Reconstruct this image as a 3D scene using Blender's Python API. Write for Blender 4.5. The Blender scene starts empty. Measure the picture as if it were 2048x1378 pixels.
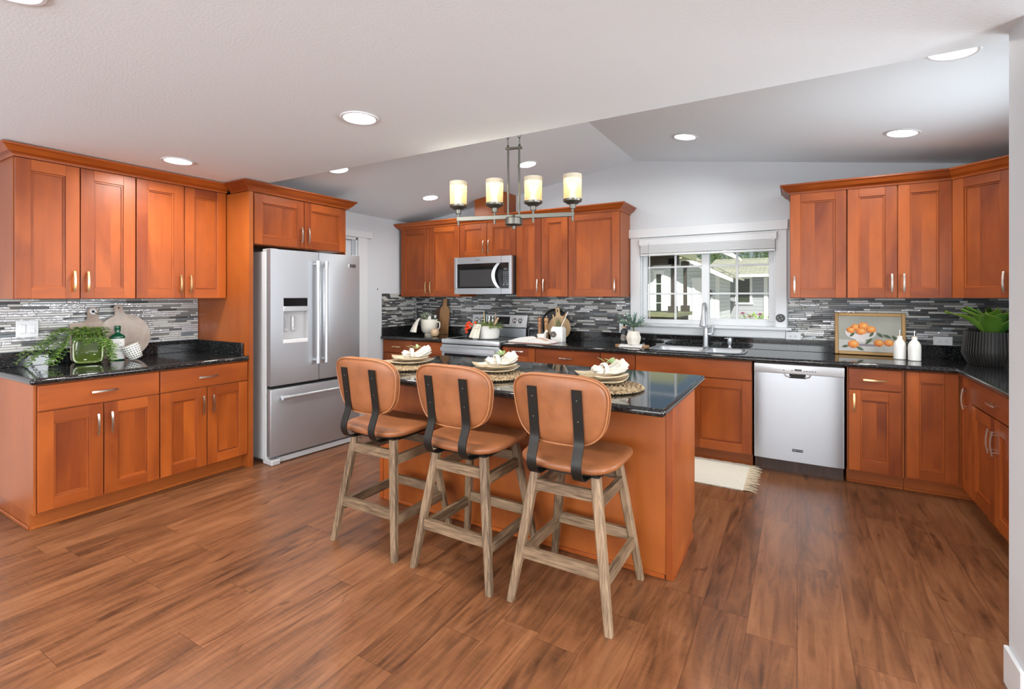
import bpy, bmesh, random
from math import sin, cos, pi, radians, sqrt, atan2, tan, exp
from mathutils import Vector, Matrix, noise
S = bpy.context.scene
COL = S.collection
RND = random.Random(11)

# ------------------------------------------------------------------ camera
cd = bpy.data.cameras.new('camera')
cd.sensor_width = 36.0
cd.lens = 975.0 / 2048.0 * 36.0
cd.shift_y = -96.7 / 2048.0
cd.clip_start = 0.05
cd.clip_end = 300
cam = bpy.data.objects.new('camera', cd)
COL.objects.link(cam)
cam.location = (0, 0, 1.40)
cam.rotation_euler = (pi / 2, 0, 0.5293)
S.camera = cam
# ------------------------------------------------------------------ world, sun, exposure
S.view_settings.view_transform = 'Standard'
S.view_settings.look = 'None'
S.view_settings.gamma = 1.0
S.view_settings.exposure = 0.0
S.view_settings.use_curve_mapping = False
S.cycles.use_denoising = True
S.cycles.max_bounces = 8
S.cycles.diffuse_bounces = 5
S.cycles.glossy_bounces = 5
S.cycles.transparent_max_bounces = 12
S.cycles.sample_clamp_indirect = 6.0
S.cycles.caustics_reflective = False
S.cycles.caustics_refractive = False
W = bpy.data.worlds.new('sky')
S.world = W
W.use_nodes = True
wn = W.node_tree.nodes
sky = wn.new('ShaderNodeTexSky')
sky.sky_type = 'NISHITA'
sky.sun_disc = False
sky.sun_elevation = radians(48)
sky.sun_rotation = radians(150)
W.node_tree.links.new(sky.outputs[0], wn['Background'].inputs[0])
wn['Background'].inputs[1].default_value = 0.07


def lamp(name, kind, loc, rot, energy, color=(1, 1, 1), **k):
    l = bpy.data.lights.new(name, kind)
    l.energy = energy
    l.color = color
    for a, b in k.items():
        setattr(l, a, b)
    o = bpy.data.objects.new(name, l)
    o.location = loc
    o.rotation_euler = rot
    COL.objects.link(o)
    return o


lamp('sun', 'SUN', (4, -10, 14), (radians(43), 0, radians(28)), 8.0, (1, .96, .88), angle=0.01)
# area lamps in window openings; the living and side ones are added, unseen fill
DAY = (0.93, 0.97, 1.0)
lamp('fill_living_window', 'AREA', (-1.6, -3.38, 1.35), (radians(90), 0, 0), 255, DAY, shape='RECTANGLE', size=4.2, size_y=1.9)
lamp('daylight_right_window', 'AREA', (1.52, 3.35, 1.60), (0, radians(83), 0), 36, DAY, shape='RECTANGLE', size=0.8, size_y=1.0, spread=radians(140))
lamp('fill_side_window', 'AREA', (3.9, -0.4, 1.35), (0, radians(90), 0), 310, DAY, shape='RECTANGLE', size=1.7, size_y=2.6)  # added fill from an unseen side window, brightens the left cabinets
lamp('daylight_door_glass', 'AREA', (-4.52, 3.62, 1.25), (0, radians(-90), 0), 4, DAY, shape='RECTANGLE', size=1.5, size_y=0.5)


# ------------------------------------------------------------------ materials
def nt(name):
    m = bpy.data.materials.new(name)
    m.use_nodes = True
    t = m.node_tree
    return m, t, t.nodes, t.links, t.nodes['Principled BSDF']


def setp(b, **k):
    names = dict(rough='Roughness', metal='Metallic', spec='Specular IOR Level', coat='Coat Weight', coatr='Coat Roughness',
                 trans='Transmission Weight', ior='IOR', aniso='Anisotropic', sheen='Sheen Weight', alpha='Alpha', sss='Subsurface Weight')
    for a, v in k.items():
        b.inputs[names[a]].default_value = v


def plain(name, col, bump=0, bscale=300, vary=0, vscale=8, **k):
    m, t, n, l, b = nt(name)
    b.inputs['Base Color'].default_value = (*col, 1)
    setp(b, **k)
    tc = None
    if vary or bump:
        tc = n.new('ShaderNodeTexCoord')
    if vary:
        nz = n.new('ShaderNodeTexNoise')
        nz.inputs['Scale'].default_value = vscale
        nz.inputs['Detail'].default_value = 5
        l.new(tc.outputs['Object'], nz.inputs['Vector'])
        mx = n.new('ShaderNodeMixRGB')
        mx.inputs[1].default_value = (*[c * (1 - vary) for c in col], 1)
        mx.inputs[2].default_value = (*[min(1, c * (1 + vary)) for c in col], 1)
        l.new(nz.outputs[0], mx.inputs[0])
        l.new(mx.outputs[0], b.inputs['Base Color'])
    if bump:
        nb = n.new('ShaderNodeTexNoise')
        nb.inputs['Scale'].default_value = bscale
        nb.inputs['Detail'].default_value = 3
        l.new(tc.outputs['Object'], nb.inputs['Vector'])
        bp = n.new('ShaderNodeBump')
        bp.inputs['Strength'].default_value = bump
        bp.inputs['Distance'].default_value = 0.002
        l.new(nb.outputs[0], bp.inputs['Height'])
        l.new(bp.outputs[0], b.inputs['Normal'])
    return m


def wood(name, dark, light, rough=.35, coat=.25, isl=.5, us=2.2, vs=38, blotch=.5, bump=.05, spec=.5, coatr=.12, lo=.25, hi=.75):
    """Grain runs along U; every board (mesh island) gets its own tone."""
    m, t, n, l, b = nt(name)
    setp(b, rough=rough, coat=coat, coatr=coatr, spec=spec)
    uv = n.new('ShaderNodeUVMap')
    geo = n.new('ShaderNodeNewGeometry')
    oi = n.new('ShaderNodeObjectInfo')
    rs = n.new('ShaderNodeMath'); rs.operation = 'ADD'
    l.new(geo.outputs['Random Per Island'], rs.inputs[0]); l.new(oi.outputs['Random'], rs.inputs[1])
    off = n.new('ShaderNodeVectorMath'); off.operation = 'SCALE'
    off.inputs[0].default_value = (13.1, 7.7, 5.3)
    l.new(rs.outputs[0], off.inputs['Scale'])
    ad = n.new('ShaderNodeVectorMath'); ad.operation = 'ADD'
    l.new(uv.outputs[0], ad.inputs[0]); l.new(off.outputs[0], ad.inputs[1])

    def nz(su, sv, det, dist=0):
        mp = n.new('ShaderNodeMapping'); mp.inputs['Scale'].default_value = (su, sv, 1)
        l.new(ad.outputs[0], mp.inputs[0])
        x = n.new('ShaderNodeTexNoise'); x.inputs['Scale'].default_value = 1
        x.inputs['Detail'].default_value = det; x.inputs['Distortion'].default_value = dist
        l.new(mp.outputs[0], x.inputs['Vector'])
        return x
    n1 = nz(us, vs, 6, .6)
    n2 = nz(us * .8, vs * .14, 4, 1.2)
    mx = n.new('ShaderNodeMath'); mx.operation = 'MULTIPLY_ADD'
    mx.inputs[1].default_value = blotch
    l.new(n2.outputs[0], mx.inputs[0])
    m2 = n.new('ShaderNodeMath'); m2.operation = 'MULTIPLY'; m2.inputs[1].default_value = 1 - blotch
    l.new(n1.outputs[0], m2.inputs[0]); l.new(m2.outputs[0], mx.inputs[2])
    ic = n.new('ShaderNodeMath'); ic.operation = 'MULTIPLY_ADD'
    ic.inputs[1].default_value = isl * .5; ic.inputs[2].default_value = -isl * .25
    fr = n.new('ShaderNodeMath'); fr.operation = 'FRACT'
    l.new(rs.outputs[0], fr.inputs[0]); l.new(fr.outputs[0], ic.inputs[0])
    sm = n.new('ShaderNodeMath'); sm.operation = 'ADD'
    l.new(mx.outputs[0], sm.inputs[0]); l.new(ic.outputs[0], sm.inputs[1])
    rp = n.new('ShaderNodeValToRGB')
    rp.color_ramp.elements[0].position = lo; rp.color_ramp.elements[0].color = (*dark, 1)
    rp.color_ramp.elements[1].position = hi; rp.color_ramp.elements[1].color = (*light, 1)
    l.new(sm.outputs[0], rp.inputs[0]); l.new(rp.outputs[0], b.inputs['Base Color'])
    if bump:
        bp = n.new('ShaderNodeBump'); bp.inputs['Strength'].default_value = bump; bp.inputs['Distance'].default_value = .002
        l.new(n1.outputs[0], bp.inputs['Height']); l.new(bp.outputs[0], b.inputs['Normal'])
    return m


def steel(name, col=(.47, .50, .535), rough=.36, horiz=True, metal=.80, streak=.10):
    m, t, n, l, b = nt(name)
    b.inputs['Base Color'].default_value = (*col, 1)
    setp(b, metal=metal)
    tc = n.new('ShaderNodeTexCoord')
    mp = n.new('ShaderNodeMapping')
    mp.inputs['Scale'].default_value = (3, 3, 600) if horiz else (400, 400, 2)
    l.new(tc.outputs['Object'], mp.inputs[0])
    nz = n.new('ShaderNodeTexNoise'); nz.inputs['Scale'].default_value = 1; nz.inputs['Detail'].default_value = 3
    l.new(mp.outputs[0], nz.inputs['Vector'])
    r = n.new('ShaderNodeMath'); r.operation = 'MULTIPLY_ADD'
    r.inputs[1].default_value = streak; r.inputs[2].default_value = rough - streak / 2
    l.new(nz.outputs[0], r.inputs[0]); l.new(r.outputs[0], b.inputs['Roughness'])
    return m


def emis(name, col, strength):
    m, t, n, l, b = nt(name)
    b.inputs['Base Color'].default_value = (*col, 1)
    b.inputs['Emission Color'].default_value = (*col, 1)
    b.inputs['Emission Strength'].default_value = strength
    return m


def glassy(name, tint=(1, 1, 1), fac=.10, rough=0.0):
    """thin pane: mostly see-through with a reflecting share"""
    m, t, n, l, b = nt(name)
    n.remove(b)
    tr = n.new('ShaderNodeBsdfTransparent'); tr.inputs[0].default_value = (*tint, 1)
    gl = n.new('ShaderNodeBsdfGlossy'); gl.inputs['Roughness'].default_value = rough
    fr = n.new('ShaderNodeFresnel'); fr.inputs[0].default_value = 1.45
    a = n.new('ShaderNodeMath'); a.operation = 'MULTIPLY'; a.inputs[1].default_value = fac * 10
    l.new(fr.outputs[0], a.inputs[0])
    mx = n.new('ShaderNodeMixShader')
    l.new(a.outputs[0], mx.inputs[0]); l.new(tr.outputs[0], mx.inputs[1]); l.new(gl.outputs[0], mx.inputs[2])
    l.new(mx.outputs[0], n['Material Output'].inputs[0])
    return m


def granite():
    m, t, n, l, b = nt('black_granite')
    setp(b, rough=.06, spec=.6)
    tc = n.new('ShaderNodeTexCoord')
    v = n.new('ShaderNodeTexVoronoi'); v.inputs['Scale'].default_value = 260
    z = n.new('ShaderNodeTexNoise'); z.inputs['Scale'].default_value = 90; z.inputs['Detail'].default_value = 6
    l.new(tc.outputs['Object'], v.inputs['Vector']); l.new(tc.outputs['Object'], z.inputs['Vector'])
    rp = n.new('ShaderNodeValToRGB')
    e = rp.color_ramp.elements
    e[0].position = .42; e[0].color = (.006, .006, .007, 1)
    e[1].position = .80; e[1].color = (.10, .11, .095, 1)
    x = e.new(.6); x.color = (.020, .021, .021, 1)
    l.new(z.outputs[0], rp.inputs[0]); l.new(rp.outputs[0], b.inputs['Base Color'])
    return m


def planks():
    m, t, n, l, b = nt('plank_floor')
    setp(b, spec=.45)
    tc = n.new('ShaderNodeTexCoord')
    sx = n.new('ShaderNodeSeparateXYZ'); l.new(tc.outputs['Object'], sx.inputs[0])

    def M(op, a=None, bb=None, c=None):
        x = n.new('ShaderNodeMath'); x.operation = op
        for i, q in enumerate((a, bb, c)):
            if q is None:
                continue
            if isinstance(q, (int, float)):
                x.inputs[i].default_value = q
            else:
                l.new(q, x.inputs[i])
        return x.outputs[0]
    wdt, lng = .185, 1.22
    u = M('DIVIDE', sx.outputs[0], wdt)
    row = M('FLOOR', u)
    wn1 = n.new('ShaderNodeTexWhiteNoise'); wn1.noise_dimensions = '1D'; l.new(row, wn1.inputs['W'])
    yo = M('ADD', M('DIVIDE', sx.outputs[1], lng), wn1.outputs[0])
    pl = M('FLOOR', yo)
    cb = n.new('ShaderNodeCombineXYZ'); l.new(row, cb.inputs[0]); l.new(pl, cb.inputs[1])
    wn2 = n.new('ShaderNodeTexWhiteNoise'); wn2.noise_dimensions = '2D'; l.new(cb.outputs[0], wn2.inputs['Vector'])
    fu = M('FRACT', u); fy = M('FRACT', yo)
    ed = M('MINIMUM', M('MULTIPLY', M('MINIMUM', fu, M('SUBTRACT', 1, fu)), wdt), M('MULTIPLY', M('MINIMUM', fy, M('SUBTRACT', 1, fy)), lng))
    groove = M('LESS_THAN', ed, .0011)
    sc = n.new('ShaderNodeVectorMath'); sc.operation = 'SCALE'; l.new(wn2.outputs['Color'], sc.inputs[0]); sc.inputs['Scale'].default_value = 40
    ad = n.new('ShaderNodeVectorMath'); ad.operation = 'ADD'; l.new(tc.outputs['Object'], ad.inputs[0]); l.new(sc.outputs[0], ad.inputs[1])

    def nz(s, det, dist=0):
        mp = n.new('ShaderNodeMapping'); mp.inputs['Scale'].default_value = s; l.new(ad.outputs[0], mp.inputs[0])
        x = n.new('ShaderNodeTexNoise'); x.inputs['Scale'].default_value = 1; x.inputs['Detail'].default_value = det
        x.inputs['Distortion'].default_value = dist; l.new(mp.outputs[0], x.inputs['Vector'])
        return x.outputs[0]
    g1 = nz((15, 1.5, 1), 8, 2.8)
    g2 = nz((5, .9, 1), 4, 1.4)
    saw = nz((14, 95, 1), 3)
    kn = nz((16, 4.5, 1), 3, .8)
    f = M('ADD', M('MULTIPLY', g1, .55), M('MULTIPLY', g2, .45))
    f = M('ADD', f, M('MULTIPLY_ADD', wn2.outputs[0], .11, -.055))
    f = M('MULTIPLY_ADD', saw, .10, M('ADD', f, -.05))
    rp = n.new('ShaderNodeValToRGB'); e = rp.color_ramp.elements
    e[0].position = .28; e[0].color = (.042, .0165, .0075, 1)
    e[1].position = .72; e[1].color = (.250, .106, .046, 1)
    x = e.new(.5); x.color = (.158, .061, .0245, 1)
    l.new(f, rp.inputs[0])
    kr = n.new('ShaderNodeValToRGB'); kr.color_ramp.elements[0].position = .64; kr.color_ramp.elements[1].position = .74
    l.new(kn, kr.inputs[0])
    mk = n.new('ShaderNodeMixRGB'); mk.blend_type = 'MULTIPLY'; mk.inputs[2].default_value = (.30, .22, .18, 1)
    km = M('MULTIPLY', kr.outputs[0], .75)
    l.new(km, mk.inputs[0]); l.new(rp.outputs[0], mk.inputs[1])
    mg = n.new('ShaderNodeMixRGB'); mg.blend_type = 'MULTIPLY'; mg.inputs[2].default_value = (.45, .40, .36, 1)
    l.new(groove, mg.inputs[0]); l.new(mk.outputs[0], mg.inputs[1])
    l.new(mg.outputs[0], b.inputs['Base Color'])
    l.new(M('MULTIPLY_ADD', g1, .18, .24), b.inputs['Roughness'])
    bp = n.new('ShaderNodeBump'); bp.inputs['Strength'].default_value = .12; bp.inputs['Distance'].default_value = .003
    l.new(M('SUBTRACT', g1, M('MULTIPLY', groove, 1.5)), bp.inputs['Height']); l.new(bp.outputs[0], b.inputs['Normal'])
    return m


def waved(name, col, metal, rough, strength=.8):
    m, t, n, l, b = nt(name)
    b.inputs['Base Color'].default_value = (*col, 1)
    setp(b, metal=metal, rough=rough)
    tc = n.new('ShaderNodeTexCoord')
    mp = n.new('ShaderNodeMapping'); mp.inputs['Scale'].default_value = (26, 26, 70); l.new(tc.outputs['Object'], mp.inputs[0])
    z = n.new('ShaderNodeTexNoise'); z.inputs['Scale'].default_value = 1; z.inputs['Detail'].default_value = 1; z.inputs['Distortion'].default_value = 1.5
    l.new(mp.outputs[0], z.inputs['Vector'])
    bp = n.new('ShaderNodeBump'); bp.inputs['Strength'].default_value = strength; bp.inputs['Distance'].default_value = .006
    l.new(z.outputs[0], bp.inputs['Height']); l.new(bp.outputs[0], b.inputs['Normal'])
    return m


def striped(name, base, line, axis_scale, width=.12, rough=.85, two=False):
    """woven cloth with thin lines along UV"""
    m, t, n, l, b = nt(name)
    setp(b, rough=rough, sheen=.2)
    uv = n.new('ShaderNodeUVMap')
    s = n.new('ShaderNodeSeparateXYZ'); l.new(uv.outputs[0], s.inputs[0])
    outs = []
    for ax in ((0, 1) if two else (0,)):
        a = n.new('ShaderNodeMath'); a.operation = 'MULTIPLY'; a.inputs[1].default_value = axis_scale; l.new(s.outputs[ax], a.inputs[0])
        f = n.new('ShaderNodeMath'); f.operation = 'FRACT'; l.new(a.outputs[0], f.inputs[0])
        g = n.new('ShaderNodeMath'); g.operation = 'LESS_THAN'; g.inputs[1].default_value = width; l.new(f.outputs[0], g.inputs[0])
        outs.append(g.outputs[0])
    o = outs[0]
    if two:
        q = n.new('ShaderNodeMath'); q.operation = 'MAXIMUM'; l.new(outs[0], q.inputs[0]); l.new(outs[1], q.inputs[1]); o = q.outputs[0]
    mx = n.new('ShaderNodeMixRGB'); mx.inputs[1].default_value = (*base, 1); mx.inputs[2].default_value = (*line, 1)
    l.new(o, mx.inputs[0]); l.new(mx.outputs[0], b.inputs['Base Color'])
    return m


def honey(name):
    """white bowl with dark dots in a honeycomb pattern (UV in metres)"""
    m, t, n, l, b = nt(name)
    setp(b, rough=.25)
    uv = n.new('ShaderNodeUVMap')
    v = n.new('ShaderNodeTexVoronoi'); v.inputs['Scale'].default_value = 62; v.inputs['Randomness'].default_value = .12
    l.new(uv.outputs[0], v.inputs['Vector'])
    r = n.new('ShaderNodeValToRGB'); r.color_ramp.interpolation = 'CONSTANT'
    e = r.color_ramp.elements
    e[0].position = 0; e[0].color = (.42, .42, .38, 1)
    e[1].position = .22; e[1].color = (.05, .05, .045, 1)
    x = e.new(.40); x.color = (.82, .82, .78, 1)
    l.new(v.outputs['Distance'], r.inputs[0]); l.new(r.outputs[0], b.inputs['Base Color'])
    return m


def leafmat(name, a, c, rough=.45, per_object=False):
    m, t, n, l, b = nt(name)
    setp(b, rough=rough)
    geo = n.new('ShaderNodeNewGeometry')
    mx = n.new('ShaderNodeMixRGB'); mx.inputs[1].default_value = (*a, 1); mx.inputs[2].default_value = (*c, 1)
    if per_object:
        geo = n.new('ShaderNodeObjectInfo')
    l.new(geo.outputs['Random' if per_object else 'Random Per Island'], mx.inputs[0]); l.new(mx.outputs[0], b.inputs['Base Color'])
    tr = n.new('ShaderNodeBsdfTranslucent'); l.new(mx.outputs[0], tr.inputs[0])
    ms = n.new('ShaderNodeMixShader'); ms.inputs[0].default_value = .25
    l.new(b.outputs[0], ms.inputs[1]); l.new(tr.outputs[0], ms.inputs[2])
    l.new(ms.outputs[0], n['Material Output'].inputs[0])
    return m


def siding(name, col, pitch=.2):
    m, t, n, l, b = nt(name)
    setp(b, rough=.6)
    tc = n.new('ShaderNodeTexCoord'); s = n.new('ShaderNodeSeparateXYZ'); l.new(tc.outputs['Object'], s.inputs[0])
    a = n.new('ShaderNodeMath'); a.operation = 'DIVIDE'; a.inputs[1].default_value = pitch; l.new(s.outputs[2], a.inputs[0])
    f = n.new('ShaderNodeMath'); f.operation = 'FRACT'; l.new(a.outputs[0], f.inputs[0])
    g = n.new('ShaderNodeMath'); g.operation = 'LESS_THAN'; g.inputs[1].default_value = .10; l.new(f.outputs[0], g.inputs[0])
    mx = n.new('ShaderNodeMixRGB'); mx.inputs[1].default_value = (*col, 1); mx.inputs[2].default_value = (*[c * .5 for c in col], 1)
    l.new(g.outputs[0], mx.inputs[0]); l.new(mx.outputs[0], b.inputs['Base Color'])
    return m


def shingle(name):
    m, t, n, l, b = nt(name)
    setp(b, rough=.9)
    uv = n.new('ShaderNodeUVMap')
    br = n.new('ShaderNodeTexBrick'); br.inputs['Scale'].default_value = 1
    br.inputs['Color1'].default_value = (.42, .42, .33, 1); br.inputs['Color2'].default_value = (.30, .30, .23, 1); br.inputs['Mortar'].default_value = (.16, .16, .13, 1)
    br.inputs['Brick Width'].default_value = .5; br.inputs['Row Height'].default_value = .28; br.inputs['Mortar Size'].default_value = .03
    l.new(uv.outputs[0], br.inputs['Vector']); l.new(br.outputs[0], b.inputs['Base Color'])
    return m


M_cherry = wood('cherry_wood', (.150, .0255, .0034), (.385, .088, .0118), spec=.32, rough=.40, coat=.14, coatr=.30, isl=.52, vs=20, us=1.6, blotch=.72)
M_cherry_panel = wood('cherry_veneer', (.205, .043, .0065), (.360, .094, .0150), spec=.32, rough=.42, coat=.14, coatr=.30, isl=.25, vs=14, us=1.2, blotch=.75)
M_toe = wood('cherry_dark_toe', (.10, .025, .008), (.20, .055, .018), rough=.5, coat=.1, isl=.3)
M_gran = granite()
M_floor = planks()
M_wall = plain('wall_paint', (.575, .605, .635), bump=.15, bscale=160, rough=.75, spec=.25)
M_ceil = plain('ceiling_paint', (.765, .845, .895), bump=.45, bscale=90, rough=.9, spec=.15)
M_white = plain('white_trim', (.64, .665, .685), rough=.38)
M_steel = steel('brushed_steel')
M_steel_v = steel('satin_steel', (.47, .50, .535), .36, horiz=False, metal=.78)
M_steel_l = steel('light_steel_front', (.50, .525, .555), .38, metal=.75)
M_nickel = plain('satin_nickel', (.66, .62, .55), metal=1, rough=.25)
M_gold = plain('brushed_gold', (.78, .56, .28), metal=1, rough=.28)
M_chrome = plain('chrome', (.75, .75, .76), metal=1, rough=.10)
M_pewter = plain('pewter_metal', (.135, .132, .115), metal=.9, rough=.36)
M_grayp = plain('gray_plastic', (.42, .42, .43), rough=.45)
M_fridge_side = plain('gray_fridge_side', (.46, .465, .475), rough=.45, bump=.1, bscale=400)
M_black = plain('black_gloss', (.008, .008, .009), rough=.08)
M_blackm = plain('black_matte', (.016, .015, .014), rough=.5)
M_dark = plain('dark_gap', (.010, .009, .009), rough=.8)
M_strap = plain('black_iron', (.018, .016, .014), rough=.42, metal=.6)
M_leather = plain('tan_leather', (.245, .086, .031), vary=.38, vscale=16, bump=.22, bscale=260, rough=.42, spec=.45)
M_leather_e = plain('tan_leather_welt', (.34, .135, .052), rough=.45)
M_oak = wood('weathered_oak', (.075, .043, .022), (.275, .180, .104), rough=.6, coat=0, isl=.30, us=7, vs=170, blotch=.40, bump=.3, lo=.36, hi=.64)
M_bulbglass = None
M_canlens = emis('downlight_lens', (1, .985, .96), 9.0)
M_clear = glassy('window_glass', (.97, .985, .975), .008)
M_jarglass = glassy('jar_glass', (.90, .92, .90), .35, .03)
M_ceramic = plain('white_ceramic', (.80, .79, .75), rough=.2)
M_cream = plain('cream_ceramic', (.74, .70, .62), rough=.35, vary=.06)
M_linen = plain('ivory_linen', (.62, .58, .50), rough=.9, bump=.3, bscale=500, sheen=.2)
M_stoneware = plain('oatmeal_plate', (.50, .41, .27), rough=.3, vary=.15, vscale=14)
M_jute = wood('jute_braid', (.13, .085, .042), (.46, .34, .20), rough=.9, coat=0, isl=.9, bump=.5)
M_plant = leafmat('green_leaves', (.035, .10, .02), (.20, .33, .055))
M_agave = leafmat('agave_green', (.045, .17, .03), (.22, .42, .05), rough=.3, per_object=True)
M_agave_in = leafmat('agave_yellow_edge', (.32, .45, .07), (.38, .50, .10), rough=.35)
M_blueg = leafmat('blue_green_leaves', (.12, .27, .22), (.33, .48, .42))
M_sprig = leafmat('pale_sprig', (.33, .50, .22), (.50, .62, .36))
M_dgreen = plain('bottle_green', (.006, .085, .038), rough=.15)
M_glaze = plain('green_glaze', (.042, .066, .009), vary=.75, vscale=7, rough=.06, coat=.6, coatr=.03)
M_glaze_rim = plain('pale_green_glaze', (.105, .14, .036), vary=.35, vscale=10, rough=.08, coat=.5)
M_boardg = wood('gray_washed_board', (.20, .115, .07), (.66, .60, .54), rough=.6, coat=0, isl=.2, us=4, vs=9, blotch=.6)
M_boarde = wood('brown_board_edge', (.12, .06, .03), (.20, .11, .06), rough=.6, coat=0)
M_acacia = wood('acacia_board', (.26, .13, .055), (.50, .28, .13), rough=.5, coat=0, us=2, vs=30)
M_walnut = wood('dark_walnut', (.05, .025, .018), (.11, .06, .04), rough=.45, coat=.1)
M_maple = wood('pale_wood', (.50, .32, .16), (.68, .48, .28), rough=.5, coat=0, vs=20)
M_olive = wood('olive_wood', (.30, .17, .09), (.66, .47, .30), rough=.4, coat=.1, us=6, vs=18)
M_mill = wood('mill_wood', (.30, .12, .05), (.46, .21, .09), rough=.25, coat=.5)
M_mill2 = wood('light_mill_wood', (.42, .20, .08), (.60, .33, .14), rough=.25, coat=.5)
M_red = plain('tomato_red', (.70, .055, .012), rough=.18)
M_orange = plain('paint_orange', (.78, .26, .04), vary=.25, vscale=40, rough=.6)
M_plaid = striped('plaid_towel', (.78, .75, .66), (.50, .46, .30), 45, .10, two=True)
M_stripe = striped('striped_towel', (.78, .75, .68), (.45, .43, .40), 28, .10)
M_print = striped('printed_cloth', (.80, .79, .77), (.25, .25, .27), 70, .30)
M_tile = [plain('tile_charcoal', (.050, .052, .055), rough=.16, spec=.6), plain('tile_slate', (.105, .108, .112), rough=.14, spec=.6),
          plain('tile_taupe', (.20, .195, .18), rough=.22, spec=.5), plain('tile_pale_gray', (.50, .50, .48), rough=.25),
          waved('tile_rippled_glass', (.56, .565, .58), .35, .10, .6), plain('tile_steel_blue', (.15, .18, .20), rough=.08, spec=.8)]
M_grout = plain('grout', (.12, .12, .12), rough=.9)
M_honey = honey('honeycomb_bowl')
M_rug = plain('ivory_rug', (.70, .67, .57), rough=.95, bump=.8, bscale=220, vary=.10, vscale=60)
M_fringe = plain('rug_fringe', (.56, .47, .34), rough=.95)
M_frame = wood('gilt_frame', (.27, .125, .030), (.50, .29, .085), rough=.35, coat=.2, us=4, vs=60)
M_paper = plain('paper', (.80, .79, .76), rough=.6)
M_ink = plain('ink_gray', (.10, .10, .11), rough=.7)
M_inkg = plain('ink_green', (.07, .13, .09), rough=.7)
M_display = plain('display_gray', (.07, .07, .075), rough=.15)


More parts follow.
